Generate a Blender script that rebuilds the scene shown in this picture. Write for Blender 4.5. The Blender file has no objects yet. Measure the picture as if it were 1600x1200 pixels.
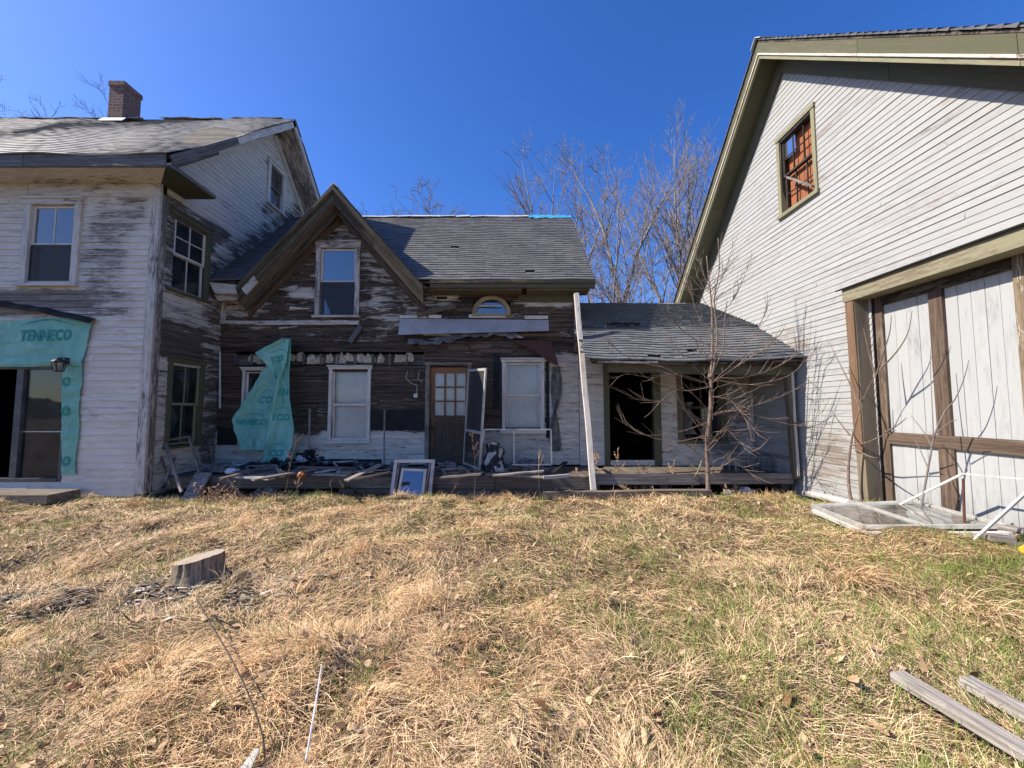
import bpy, math, random
import numpy as np
from mathutils import Vector, noise as mnoise
R = random.Random(7)
SC = bpy.context.scene
COL = SC.collection
# ------------------------------------------------------------------ camera, world, sun, exposure
FPX, EYE, PITCH = 601.0, 1.5, math.radians(3.6)
cam = bpy.data.cameras.new("camera"); camo = bpy.data.objects.new("camera", cam); COL.objects.link(camo)
camo.location = (0, 0, EYE); camo.rotation_euler = (math.radians(90) + PITCH, 0, 0)
cam.sensor_fit = 'HORIZONTAL'; cam.sensor_width = 36; cam.lens = FPX / 1600 * 36
cam.clip_start = 0.05; cam.clip_end = 2000
SC.camera = camo
SUN_TRAVEL = Vector((1.0, 0.08, -0.9)).normalized()
SUN_EL = math.asin(-SUN_TRAVEL.z); SUN_ROT = math.atan2(-SUN_TRAVEL.x, -SUN_TRAVEL.y)
w = bpy.data.worlds.new("World"); SC.world = w; w.use_nodes = True
wn = w.node_tree; bg = wn.nodes["Background"]
sky = wn.nodes.new("ShaderNodeTexSky"); sky.sky_type = 'NISHITA'; sky.sun_disc = False
sky.sun_elevation = SUN_EL; sky.sun_rotation = SUN_ROT
sky.altitude = 600; sky.air_density = 1.0; sky.dust_density = 1.0; sky.ozone_density = 5.0
hs = wn.nodes.new("ShaderNodeHueSaturation"); hs.inputs["Hue"].default_value = .514; hs.inputs["Saturation"].default_value = 1.25; hs.inputs["Value"].default_value = 1.1
wn.links.new(sky.outputs[0], hs.inputs["Color"]); wn.links.new(hs.outputs[0], bg.inputs["Color"])
bg.inputs["Strength"].default_value = 0.115
sl = bpy.data.lights.new("sun", 'SUN'); sl.energy = 5.0; sl.angle = math.radians(0.5); sl.color = (1.0, 0.90, 0.76)
so = bpy.data.objects.new("sun", sl); COL.objects.link(so); so.rotation_euler = SUN_TRAVEL.to_track_quat('-Z', 'Y').to_euler()
so.location = (-20, 0, 20)
SC.view_settings.view_transform = 'Standard'; SC.view_settings.look = 'None'
SC.view_settings.exposure = 0.84; SC.view_settings.gamma = 1
SC.cycles.max_bounces = 6; SC.cycles.transparent_max_bounces = 12; SC.cycles.use_denoising = True

# ------------------------------------------------------------------ pixel helpers (photo pixel -> point on a known real plane)
_c, _s = math.cos(PITCH), math.sin(PITCH)
def ray(x, y):
    v = (600 - y) / FPX
    return Vector(((x - 800) / FPX, _c - v * _s, _s + v * _c))
def PY(x, y, Y): d = ray(x, y); t = Y / d.y; return Vector((d.x * t, Y, EYE + d.z * t))
def PX(x, y, X): d = ray(x, y); t = X / d.x; return Vector((X, d.y * t, EYE + d.z * t))
def PZ(x, y, Z): d = ray(x, y); t = (Z - EYE) / d.z; return Vector((d.x * t, d.y * t, Z))

class Frame:                                   # a wall plane: U along it, N outwards
    def __init__(s, O, U, N): s.O, s.U, s.N = Vector(O), Vector(U), Vector(N)
    def p(s, u, z, n=0.0): return s.O + s.U * u + s.N * n + Vector((0, 0, z))
    def px(s, x, y, n=0.0):
        d = ray(x, y); o = s.O + s.N * n; C = Vector((0, 0, EYE))
        t = (o - C).dot(s.N) / d.dot(s.N); q = C + d * t - s.O
        return q.dot(s.U), q.z

# ------------------------------------------------------------------ mesh builder
def basis(root):
    b = Vector((0, 0, 0)); o = root
    while o is not None: b += o.location; o = o.parent
    return b
class MB:
    def __init__(s): s.v = []; s.f = []; s.bc = []; s.pt = []; s.rd = []
    def add(s, pts, faces, bcs, paint=0.5, red=0.0):
        k = len(s.v); s.v += [tuple(p) for p in pts]; s.f += [tuple(i + k for i in f) for f in faces]; s.bc += bcs
        s.pt += list(paint) if hasattr(paint, '__len__') else [paint] * len(pts)
        s.rd += list(red) if hasattr(red, '__len__') else [red] * len(pts)
    BF = [(0, 1, 3, 2), (4, 6, 7, 5), (0, 4, 5, 1), (2, 3, 7, 6), (0, 2, 6, 4), (1, 5, 7, 3)]
    def fbox(s, F, u0, u1, z0, z1, n0, n1, grain='u', paint=0.7, jit=0.0, red=0.0):
        r = R.random() * 40; pts = []; bcs = []
        for u in (u0, u1):
            for z in (z0, z1):
                for n in (n0, n1):
                    q = F.p(u + R.uniform(-jit, jit), z + R.uniform(-jit, jit), n + (R.uniform(-jit, jit) * .5 if n == n1 else 0))
                    pts.append(q); bcs.append((u + r, z + n, r) if grain == 'u' else (z + r, u + n, r))
        s.add(pts, s.BF, bcs, paint, red)
    def box(s, x0, x1, y0, y1, z0, z1, paint=0.6, jit=0.0):
        a = 'u' if (x1 - x0) >= (z1 - z0) else 'z'
        s.fbox(Frame((0, 0, 0), (1, 0, 0), (0, 1, 0)), x0, x1, z0, z1, y0, y1, a, paint, jit)
    def beam(s, p0, p1, w, h, up=(0, 0, 1), paint=0.6, segs=1, warp=0.0, red=0.0, w1=None):
        p0, p1 = Vector(p0), Vector(p1); d = p1 - p0; L = d.length; d = d / L; up = Vector(up)
        sd = d.cross(up)
        if sd.length < 1e-4: sd = d.cross(Vector((1, 0, 0)))
        sd.normalize(); upv = sd.cross(d).normalized(); r = R.random() * 40; pts = []; bcs = []
        for i in range(segs + 1):
            t = i / segs; c = p0 + d * (L * t)
            if warp and 0 < i < segs: c = c + sd * R.uniform(-warp, warp) + upv * R.uniform(-warp, warp)
            ww = w if w1 is None else w + (w1 - w) * t
            for a, b in ((-.5, -.5), (.5, -.5), (.5, .5), (-.5, .5)):
                pts.append(c + sd * (a * ww) + upv * (b * h)); bcs.append((L * t + r, (a * ww + b * h), r))
        fs = [(0, 3, 2, 1), tuple(4 * segs + i for i in range(4))]
        for i in range(segs):
            for j in range(4): a = 4 * i + j; b = 4 * i + (j + 1) % 4; fs.append((a, b, b + 4, a + 4))
        s.add(pts, fs, bcs, paint, red)
    def tube(s, P, rad, n=6, paint=0.5):
        P = [Vector(p) for p in P]; m = len(P); r = R.random() * 40; L = 0; pts = []; bcs = []
        if not hasattr(rad, '__len__'): rad = [rad] * m
        for i in range(m):
            t = (P[min(i + 1, m - 1)] - P[max(i - 1, 0)])
            if t.length < 1e-7: t = Vector((0, 0, 1))
            t.normalize(); a = t.cross(Vector((0.31, 0.95, 0.12)));
            if a.length < .15: a = t.cross(Vector((1, 0, 0)))
            a.normalize(); b = t.cross(a)
            if i: L += (P[i] - P[i - 1]).length
            for k in range(n):
                q = 2 * math.pi * k / n; pts.append(P[i] + (a * math.cos(q) + b * math.sin(q)) * rad[i]); bcs.append((L + r, q * rad[i], r))
        fs = [tuple(range(n))[::-1], tuple((m - 1) * n + k for k in range(n))]
        for i in range(m - 1):
            for k in range(n): k2 = (k + 1) % n; fs.append((i * n + k, i * n + k2, (i + 1) * n + k2, (i + 1) * n + k))
        s.add(pts, fs, bcs, paint)
    def grid(s, fn, nu, nv, thick=0.0, nrm=None, paint=0.5):          # fn(a,b) -> point, a,b in 0..1
        P = [[Vector(fn(i / nu, j / nv)) for j in range(nv + 1)] for i in range(nu + 1)]; r = R.random() * 40
        for sgn in ((0,) if not thick else (0, 1)):
            pts = []; bcs = []
            for i in range(nu + 1):
                for j in range(nv + 1):
                    q = P[i][j]
                    if sgn: q = q - Vector(nrm) * thick
                    pts.append(q); bcs.append((i / nu * 1.0 + r, j / nv, r))
            fs = [(i * (nv + 1) + j, (i + 1) * (nv + 1) + j, (i + 1) * (nv + 1) + j + 1, i * (nv + 1) + j + 1) for i in range(nu) for j in range(nv)]
            s.add(pts, fs, bcs, paint)
    def blob(s, c, rx, ry, rz, seed=0, amp=.35, n=14, freq=2.2, paint=.5):
        c = Vector(c)
        def fn(a, b):
            th = 2 * math.pi * a; ph = math.pi * b
            d = Vector((math.cos(th) * math.sin(ph), math.sin(th) * math.sin(ph), math.cos(ph)))
            k = 1 + amp * (mnoise.noise(d * freq + Vector((seed * 7.1, 0, 0))) + .5 * mnoise.noise(d * freq * 2.7 + Vector((seed * 3.3, 5, 0))))
            return c + Vector((d.x * rx * k, d.y * ry * k, max(d.z * rz * k, -rz * .55)))
        s.grid(fn, n * 2, n, paint=paint)
    def lathe(s, c, prof, n=20, ax=None, paint=.5):
        c = Vector(c); ax = Vector(ax or (0, 0, 1)).normalized(); a = ax.orthogonal().normalized(); b = ax.cross(a)
        pts = []; bcs = []
        for r_, h in prof:
            for k in range(n): q = 2 * math.pi * k / n; pts.append(c + ax * h + (a * math.cos(q) + b * math.sin(q)) * r_); bcs.append((h, q, 0))
        m = len(prof); fs = [tuple(range(n)), tuple((m - 1) * n + k for k in range(n))]
        for i in range(m - 1):
            for k in range(n): k2 = (k + 1) % n; fs.append((i * n + k, i * n + k2, (i + 1) * n + k2, (i + 1) * n + k))
        s.add(pts, fs, bcs, paint)
    def build(s, name, mat, parent=None, label=None, smooth=False):
        b = basis(parent) if parent else Vector((0, 0, 0))
        me = bpy.data.meshes.new(name)
        v = np.array(s.v, dtype=np.float32).reshape(-1, 3) - np.array(b, dtype=np.float32)
        me.from_pydata(v.tolist(), [], s.f)
        at = me.attributes.new("bc", 'FLOAT_VECTOR', 'POINT'); at.data.foreach_set("vector", np.array(s.bc, dtype=np.float32).ravel())
        at = me.attributes.new("paint", 'FLOAT', 'POINT'); at.data.foreach_set("value", np.array(s.pt, dtype=np.float32))
        at = me.attributes.new("red", 'FLOAT', 'POINT'); at.data.foreach_set("value", np.array(s.rd, dtype=np.float32))
        me.materials.append(mat)
        if smooth: me.polygons.foreach_set("use_smooth", [True] * len(me.polygons))
        me.update()
        o = bpy.data.objects.new(name, me); COL.objects.link(o)
        if parent: o.parent = parent
        if label: o["label"] = label
        return o
def thing(name, label, cat, loc, group=None):
    o = bpy.data.objects.new(name, None); COL.objects.link(o); o.location = loc; o.empty_display_size = .2
    o["label"] = label; o["category"] = cat; o["kind"] = "thing"
    if group: o["group"] = group
    return o
def single(mb, name, mat, label, cat, group=None, smooth=False):       # a thing that is one mesh: origin moved to its base
    v = np.array(mb.v); base = Vector((float(v[:, 0].mean()), float(v[:, 1].mean()), float(v[:, 2].min())))
    e = bpy.data.objects.new("tmp", None); e.location = base
    o = mb.build(name, mat, e, None, smooth); o.parent = None; o.location = base; bpy.data.objects.remove(e)
    o["label"] = label; o["category"] = cat; o["kind"] = "thing"
    if group: o["group"] = group
    return o

# ------------------------------------------------------------------ materials
def newmat(name):
    m = bpy.data.materials.new(name); m.use_nodes = True; nt = m.node_tree
    return m, nt, nt.nodes["Principled BSDF"]
def nd(nt, typ, **kw):
    n = nt.nodes.new(typ)
    for k, v in kw.items():
        if k.startswith('i_'):
            key = k[2:]; key = int(key) if key.isdigit() else key
            n.inputs[key].default_value = v
        else: setattr(n, k, v)
    return n
def rgba(c): return (c[0], c[1], c[2], 1)
def math_(nt, op, a, b=None, clamp=False):
    n = nd(nt, "ShaderNodeMath", operation=op, use_clamp=clamp)
    for i, x in enumerate((a, b)):
        if x is None: continue
        if isinstance(x, (int, float)): n.inputs[i].default_value = x
        else: nt.links.new(x, n.inputs[i])
    return n.outputs[0]
def mix(nt, fac, a, b, blend='MIX'):
    n = nd(nt, "ShaderNodeMix", data_type='RGBA', blend_type=blend)
    for sock, x in ((n.inputs[0], fac), (n.inputs[6], a), (n.inputs[7], b)):
        if isinstance(x, (int, float)): sock.default_value = x
        elif isinstance(x, tuple): sock.default_value = rgba(x)
        else: nt.links.new(x, sock)
    return n.outputs[2]
def ramp01(nt, x, a, b, lo=0.0, hi=1.0):
    n = nd(nt, "ShaderNodeMapRange", interpolation_type='SMOOTHSTEP'); n.inputs[1].default_value = a; n.inputs[2].default_value = b
    n.inputs[3].default_value = lo; n.inputs[4].default_value = hi; nt.links.new(x, n.inputs[0]); return n.outputs[0]
def noise_(nt, vec, scale, detail=5, rough=.6, mapscale=None):
    if mapscale:
        mp = nd(nt, "ShaderNodeMapping"); mp.inputs["Scale"].default_value = mapscale; nt.links.new(vec, mp.inputs[0]); vec = mp.outputs[0]
    n = nd(nt, "ShaderNodeTexNoise"); n.inputs["Scale"].default_value = scale; n.inputs["Detail"].default_value = detail; n.inputs["Roughness"].default_value = rough
    nt.links.new(vec, n.inputs["Vector"]); return n.outputs[0]
def attr(nt, name, out=0):
    a = nd(nt, "ShaderNodeAttribute", attribute_name=name); return a.outputs[out]
def bump(nt, bsdf, h, strength=.4, dist=.01):
    b = nd(nt, "ShaderNodeBump"); b.inputs["Strength"].default_value = strength; b.inputs["Distance"].default_value = dist
    nt.links.new(h, b.inputs["Height"]); nt.links.new(b.outputs[0], bsdf.inputs["Normal"])

def wood(name, paint, wa, wb, red=(0.16, 0.045, 0.022), rough=.82, dirt=.35, edge=.10, stain=(.30, .26, .22)):
    """old painted boards: 'paint' attribute decides how much paint is left, grain follows 'bc'"""
    m, nt, bs = newmat(name); bc = attr(nt, "bc", 1); pa = attr(nt, "paint", 2); rd = attr(nt, "red", 2)
    sp = nd(nt, "ShaderNodeSeparateXYZ"); nt.links.new(bc, sp.inputs[0])
    wn_ = nd(nt, "ShaderNodeTexWhiteNoise", noise_dimensions='1D'); nt.links.new(sp.outputs[2], wn_.inputs["W"])
    n1 = noise_(nt, bc, 1.0, 8, .72, (3.6, 20, .7)); n2 = noise_(nt, bc, 1.0, 3, .5, (.9, 2.5, .2)); n3 = noise_(nt, bc, 1.0, 4, .7, (9, 110, 1))
    k = math_(nt, 'ADD', math_(nt, 'MULTIPLY', math_(nt, 'SUBTRACT', n1, .5), 1.7), math_(nt, 'MULTIPLY', math_(nt, 'SUBTRACT', n2, .5), 1.0))
    k = math_(nt, 'ADD', math_(nt, 'ADD', k, math_(nt, 'MULTIPLY', math_(nt, 'SUBTRACT', n3, .5), .8)), pa)
    k = math_(nt, 'ADD', k, math_(nt, 'MULTIPLY', math_(nt, 'SUBTRACT', wn_.outputs[0], .5), .16))
    mask = ramp01(nt, k, .5 - edge / 2, .5 + edge / 2)
    n5 = noise_(nt, bc, 1.0, 5, .7, (1.3, 38, .9)); grain = ramp01(nt, math_(nt, 'ADD', math_(nt, 'MULTIPLY', n3, .35), math_(nt, 'MULTIPLY', n5, .65)), .38, .64)
    wc = mix(nt, grain, wa, wb); wc = mix(nt, math_(nt, 'MULTIPLY', wn_.outputs[0], .5), wc, tuple(x * .55 for x in wa))
    wc = mix(nt, ramp01(nt, math_(nt, 'ADD', rd, math_(nt, 'MULTIPLY', math_(nt, 'SUBTRACT', n1, .5), .8)), .4, .7), wc, red)
    pc = mix(nt, math_(nt, 'MULTIPLY', ramp01(nt, n2, .3, .75), dirt), paint, stain)
    pc = mix(nt, math_(nt, 'MULTIPLY', ramp01(nt, n3, .55, .85), dirt * .6), pc, tuple(x * .55 for x in paint))
    pc = mix(nt, math_(nt, 'MULTIPLY', wn_.outputs[0], .30), pc, tuple(x * .72 for x in paint))
    thin = ramp01(nt, k, .5, 1.0, .45, 0.0)                           # worn paint near the bare patches lets the wood through
    pc = mix(nt, thin, pc, wc)
    c = mix(nt, mask, wc, pc)
    c = mix(nt, ramp01(nt, n5, .60, .78, 0, .45), c, tuple(x * .6 for x in wa))
    nt.links.new(c, bs.inputs["Base Color"]); bs.inputs["Roughness"].default_value = rough; bs.inputs["Specular IOR Level"].default_value = .25
    h = math_(nt, 'ADD', math_(nt, 'MULTIPLY', mask, .5), math_(nt, 'MULTIPLY', n3, .5)); bump(nt, bs, h, .55, .004)
    return m
def slate(name, a, b, lichen, la=.25, rough=.7):
    m, nt, bs = newmat(name); bc = attr(nt, "bc", 1)
    sp = nd(nt, "ShaderNodeSeparateXYZ"); nt.links.new(bc, sp.inputs[0])
    wn_ = nd(nt, "ShaderNodeTexWhiteNoise", noise_dimensions='1D'); nt.links.new(sp.outputs[2], wn_.inputs["W"])
    n1 = noise_(nt, bc, 9, 6, .65); n2 = noise_(nt, bc, 1.1, 4, .6, (1, 1, 0.02)); n3 = noise_(nt, bc, 70, 4, .7); n4 = noise_(nt, bc, 1, 4, .6, (5, .6, .02))
    c = mix(nt, wn_.outputs[0], a, b); c = mix(nt, math_(nt, 'MULTIPLY', ramp01(nt, n1, .5, .72), la), c, lichen)
    c = mix(nt, ramp01(nt, n2, .4, .7, 0, .22), c, tuple(x * .6 for x in a)); c = mix(nt, ramp01(nt, n4, .52, .75, 0, .14), c, lichen)
    c = mix(nt, ramp01(nt, n3, .3, .8, 0, .35), c, tuple(x * .45 for x in a))
    nt.links.new(c, bs.inputs["Base Color"]); bs.inputs["Roughness"].default_value = rough; bump(nt, bs, n3, .3, .004)
    return m
def plain(name, a, b=None, scale=6, rough=.7, metal=0.0, bmp=.2, detail=5, lo=.35, hi=.7, spec=.3, dist=.01):
    m, nt, bs = newmat(name); tc = nd(nt, "ShaderNodeTexCoord"); b = b or tuple(x * .6 for x in a)
    n = noise_(nt, tc.outputs["Object"], scale, detail, .65)
    nt.links.new(mix(nt, ramp01(nt, n, lo, hi), a, b), bs.inputs["Base Color"])
    bs.inputs["Roughness"].default_value = rough; bs.inputs["Metallic"].default_value = metal; bs.inputs["Specular IOR Level"].default_value = spec
    if bmp: bump(nt, bs, n, bmp, dist)
    return m
def glass(name, base=.14, tint=(.85, .9, .92), dirt=.06, rough=.015):
    m, nt, bs = newmat(name); out = nt.nodes["Material Output"]; nt.nodes.remove(bs); tc = nd(nt, "ShaderNodeTexCoord")
    fr = nd(nt, "ShaderNodeFresnel"); fr.inputs[0].default_value = 1.5
    g = nd(nt, "ShaderNodeBsdfGlossy"); g.inputs["Roughness"].default_value = rough; t = nd(nt, "ShaderNodeBsdfTransparent"); t.inputs[0].default_value = rgba(tint)
    n = noise_(nt, tc.outputs["Object"], 2.3, 2, .5); b = nd(nt, "ShaderNodeBump"); b.inputs["Strength"].default_value = .06; b.inputs["Distance"].default_value = .02
    nt.links.new(n, b.inputs["Height"]); nt.links.new(b.outputs[0], g.inputs["Normal"])
    mx = nd(nt, "ShaderNodeMixShader"); nt.links.new(math_(nt, 'ADD', fr.outputs[0], base, True), mx.inputs[0]); nt.links.new(t.outputs[0], mx.inputs[1]); nt.links.new(g.outputs[0], mx.inputs[2])
    d = nd(nt, "ShaderNodeBsdfDiffuse"); d.inputs[0].default_value = (.42, .40, .37, 1); m2 = nd(nt, "ShaderNodeMixShader")
    n2 = noise_(nt, tc.outputs["Object"], 3.5, 6, .7)
    nt.links.new(ramp01(nt, n2, .3, .8, dirt * .3, dirt * 2), m2.inputs[0]); nt.links.new(mx.outputs[0], m2.inputs[1]); nt.links.new(d.outputs[0], m2.inputs[2]); nt.links.new(m2.outputs[0], out.inputs[0])
    return m
def sheet(name, a, b, transl=.35, seethru=.0, rough=.4, scale=3):
    m, nt, bs = newmat(name); out = nt.nodes["Material Output"]; tc = nd(nt, "ShaderNodeTexCoord")
    n = noise_(nt, tc.outputs["Object"], scale, 5, .6); c = mix(nt, ramp01(nt, n, .35, .7), a, b); nt.links.new(c, bs.inputs["Base Color"])
    bs.inputs["Roughness"].default_value = rough; bs.inputs["Specular IOR Level"].default_value = .4
    n2 = noise_(nt, tc.outputs["Object"], 13, 6, .6); n2 = math_(nt, 'ABSOLUTE', math_(nt, 'SUBTRACT', n2, .5)); bump(nt, bs, n2, .9, .035)
    tr = nd(nt, "ShaderNodeBsdfTranslucent"); nt.links.new(c, tr.inputs[0]); mx = nd(nt, "ShaderNodeMixShader"); mx.inputs[0].default_value = transl
    nt.links.new(bs.outputs[0], mx.inputs[1]); nt.links.new(tr.outputs[0], mx.inputs[2]); last = mx
    if seethru:
        tp = nd(nt, "ShaderNodeBsdfTransparent"); m3 = nd(nt, "ShaderNodeMixShader"); m3.inputs[0].default_value = seethru
        nt.links.new(mx.outputs[0], m3.inputs[1]); nt.links.new(tp.outputs[0], m3.inputs[2]); last = m3
    nt.links.new(last.outputs[0], out.inputs[0]); return m
def attrcol(name, rough=.75, transl=.0):
    m, nt, bs = newmat(name); c = attr(nt, "col", 0); nt.links.new(c, bs.inputs["Base Color"]); bs.inputs["Roughness"].default_value = rough; bs.inputs["Specular IOR Level"].default_value = .25
    if transl:
        out = nt.nodes["Material Output"]; tr = nd(nt, "ShaderNodeBsdfTranslucent"); nt.links.new(c, tr.inputs[0]); mx = nd(nt, "ShaderNodeMixShader"); mx.inputs[0].default_value = transl
        nt.links.new(bs.outputs[0], mx.inputs[1]); nt.links.new(tr.outputs[0], mx.inputs[2]); nt.links.new(mx.outputs[0], out.inputs[0])
    return m
def screenmat(name, fac=.5):
    m, nt, bs = newmat(name); out = nt.nodes["Material Output"]; bs.inputs["Base Color"].default_value = (.035, .036, .04, 1); bs.inputs["Roughness"].default_value = .7
    tp = nd(nt, "ShaderNodeBsdfTransparent"); mx = nd(nt, "ShaderNodeMixShader"); mx.inputs[0].default_value = fac
    nt.links.new(bs.outputs[0], mx.inputs[1]); nt.links.new(tp.outputs[0], mx.inputs[2]); nt.links.new(mx.outputs[0], out.inputs[0]); return m
DKA, DKB = (.040, .030, .024), (.150, .118, .096)
M = dict(
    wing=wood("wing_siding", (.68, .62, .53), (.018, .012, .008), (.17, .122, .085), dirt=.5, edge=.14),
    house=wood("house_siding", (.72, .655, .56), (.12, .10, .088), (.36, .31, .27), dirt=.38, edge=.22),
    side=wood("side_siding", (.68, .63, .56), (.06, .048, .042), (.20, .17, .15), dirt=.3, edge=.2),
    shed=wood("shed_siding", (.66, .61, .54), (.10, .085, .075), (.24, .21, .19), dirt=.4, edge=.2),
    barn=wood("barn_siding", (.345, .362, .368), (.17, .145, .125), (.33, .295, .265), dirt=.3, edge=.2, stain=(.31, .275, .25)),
    trim=wood("white_trim", (.68, .635, .575), (.10, .085, .075), (.26, .22, .19), dirt=.4),
    vinyl=wood("white_sash", (.68, .625, .55), (.3, .28, .26), (.4, .38, .36), dirt=.2),
    cream=wood("cream_trim", (.64, .60, .53), (.12, .09, .06), (.28, .22, .15), dirt=.3),
    olive=wood("olive_trim", (.095, .098, .056), (.085, .070, .050), (.21, .175, .13), dirt=.3, stain=(.09, .09, .06)),
    olivelt=wood("pale_olive_trim", (.25, .245, .155), (.12, .10, .07), (.27, .22, .16), dirt=.4, stain=(.2, .19, .12)),
    slatetrim=wood("grey_fascia", (.085, .092, .098), (.085, .08, .072), (.26, .25, .24), dirt=.3, stain=(.2, .2, .2)),
    bare=wood("bare_wood", (.30, .27, .23), (.085, .068, .052), (.24, .20, .165), dirt=.5),
    greywood=wood("silver_wood", (.36, .335, .31), (.10, .087, .077), (.33, .30, .27), dirt=.4),
    dark=wood("dark_wood", (.12, .10, .085), (.022, .017, .014), (.075, .058, .046), dirt=.4),
    brownwood=wood("brown_wood", (.15, .11, .078), (.065, .045, .033), (.19, .135, .10), dirt=.4),
    doorwood=wood("varnished_door", (.27, .13, .055), (.05, .036, .025), (.15, .105, .07), dirt=.35, edge=.4, stain=(.12, .06, .03)),
    jamb=wood("barn_jamb", (.21, .19, .13), (.16, .125, .095), (.32, .27, .22), dirt=.5, stain=(.2, .13, .07)),
    jambred=wood("peeled_jamb", (.16, .14, .09), (.13, .078, .048), (.25, .155, .10), dirt=.5),
    rustboard=wood("orange_board", (.32, .115, .05), (.21, .07, .033), (.33, .13, .062), dirt=.3, stain=(.3, .09, .04)),
    plank=wood("white_plank", (.37, .388, .395), (.17, .165, .16), (.31, .30, .29), dirt=.16, edge=.25),
    roofl=slate("house_shingle", (.185, .183, .184), (.235, .231, .229), (.28, .272, .265), .2),
    roofw=slate("wing_slate", (.075, .078, .082), (.14, .14, .142), (.21, .21, .20), .25),
    roofs=slate("shed_slate", (.10, .107, .115), (.165, .172, .178), (.22, .22, .21), .25),
    roofb=slate("barn_shingle", (.06, .06, .065), (.12, .12, .12), (.16, .15, .14), .2),
    ridge=plain("pale_ridge_metal", (.62, .60, .58), (.40, .37, .34), 5, .5),
    tarpblue=sheet("blue_tarp", (.05, .36, .60), (.10, .48, .70), .2),
    brick=None, glass=glass("window_glass"), glassdark=glass("dark_glass", .04, (.6, .65, .68), .04), glassgr=glass("dusty_glass", .10, (.72, .78, .74), .10), glassclear=glass("clear_glass", -.02, (.93, .94, .94), .03),
    screen=screenmat("insect_screen", .45), blind=plain("white_blind", (.90, .88, .84), (.80, .78, .73), 3.5, .8, bmp=.25, dist=.03),
    curtain=plain("grey_curtain", (.33, .34, .33), (.20, .21, .21), 4, .9),
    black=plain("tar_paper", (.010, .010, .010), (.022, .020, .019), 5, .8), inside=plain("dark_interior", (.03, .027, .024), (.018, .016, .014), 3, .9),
    wrap=sheet("teal_house_wrap", (.15, .43, .33), (.22, .53, .42), .15, 0, .4), hang=sheet("teal_plastic_sheet", (.30, .70, .57), (.46, .84, .73), .32, .18, .28, 4),
    ink=plain("teal_ink", (.012, .22, .19), (.02, .26, .22), 30, .6, bmp=0), metalgrey=plain("grey_sheet_metal", (.37, .365, .35), (.28, .275, .265), 2.5, .5, .1, .15),
    rust=plain("rust_metal", (.10, .038, .026), (.055, .026, .02), 7, .85), fluff=plain("old_insulation", (.60, .52, .38), (.30, .24, .16), 16, .95, bmp=.8, dist=.03),
    ironblack=plain("black_iron", (.018, .018, .02), (.04, .035, .03), 12, .5, .3), white=plain("white_enamel", (.56, .55, .53), (.38, .365, .34), 8, .45),
    inksheet=plain("faded_teal_ink", (.05, .34, .28), (.09, .40, .33), 30, .6, bmp=0), wire=plain("pale_cable", (.55, .53, .48), (.40, .38, .34), 20, .6, bmp=0), darkwire=plain("dark_wire", (.03, .022, .018), (.06, .045, .035), 20, .7, bmp=0),
    bark=plain("grey_bark", (.30, .25, .22), (.17, .14, .125), 9, .9, bmp=.4), barkfar=plain("pale_bark", (.27, .25, .235), (.16, .145, .135), 3, .9, bmp=0), twig=plain("twig_bark", (.215, .185, .17), (.135, .115, .105), 5, .9, bmp=0),
    sapling=plain("young_bark", (.125, .088, .068), (.225, .17, .14), 22, .85, bmp=.5), stem=plain("dry_stem", (.46, .34, .20), (.30, .20, .11), 20, .85, bmp=0),
    seed=plain("seed_head", (.33, .20, .12), (.50, .36, .24), 30, .9, bmp=0), rag=plain("dark_rag", (.10, .09, .085), (.22, .20, .19), 8, .95), bagblack=plain("black_bag", (.012, .012, .014), (.03, .03, .032), 8, .3, spec=.5),
    bagwhite=plain("white_bag", (.62, .62, .64), (.45, .45, .48), 9, .5), orange=plain("orange_glaze", (.24, .085, .025), (.12, .045, .015), 5, .4), concrete=plain("concrete", (.20, .18, .16), (.12, .11, .10), 9, .9, bmp=.4),
    yellow=plain("yellow_plastic", (.75, .38, .03), (.6, .28, .02), 6, .5), alum=plain("pale_aluminium", (.50, .50, .465), (.36, .36, .335), 10, .4, .3),
)
def brickmat():
    m, nt, bs = newmat("old_brick"); bc = attr(nt, "bc", 1); b = nd(nt, "ShaderNodeTexBrick"); nt.links.new(bc, b.inputs[0])
    b.inputs["Scale"].default_value = 1; b.inputs["Brick Width"].default_value = .21; b.inputs["Row Height"].default_value = .075; b.inputs["Mortar Size"].default_value = .009
    b.inputs["Color1"].default_value = (.13, .055, .042, 1); b.inputs["Color2"].default_value = (.20, .10, .075, 1); b.inputs["Mortar"].default_value = (.22, .19, .17, 1)
    n = noise_(nt, bc, 14, 5); c = mix(nt, ramp01(nt, n, .45, .75, 0, .7), b.outputs[0], (.05, .035, .032)); nt.links.new(c, bs.inputs["Base Color"]); bs.inputs["Roughness"].default_value = .9
    bump(nt, bs, math_(nt, 'ADD', math_(nt, 'MULTIPLY', b.outputs[1], -1), math_(nt, 'MULTIPLY', n, .4)), .7, .01); return m
M['brick'] = brickmat()
def weedmat():
    m, nt, bs = newmat("dry_weed"); nt.links.new(mix(nt, attr(nt, 'paint', 2), (.40, .29, .17), (.36, .22, .13)), bs.inputs['Base Color']); bs.inputs['Roughness'].default_value = .9; return m
M['weed'] = weedmat()

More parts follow.
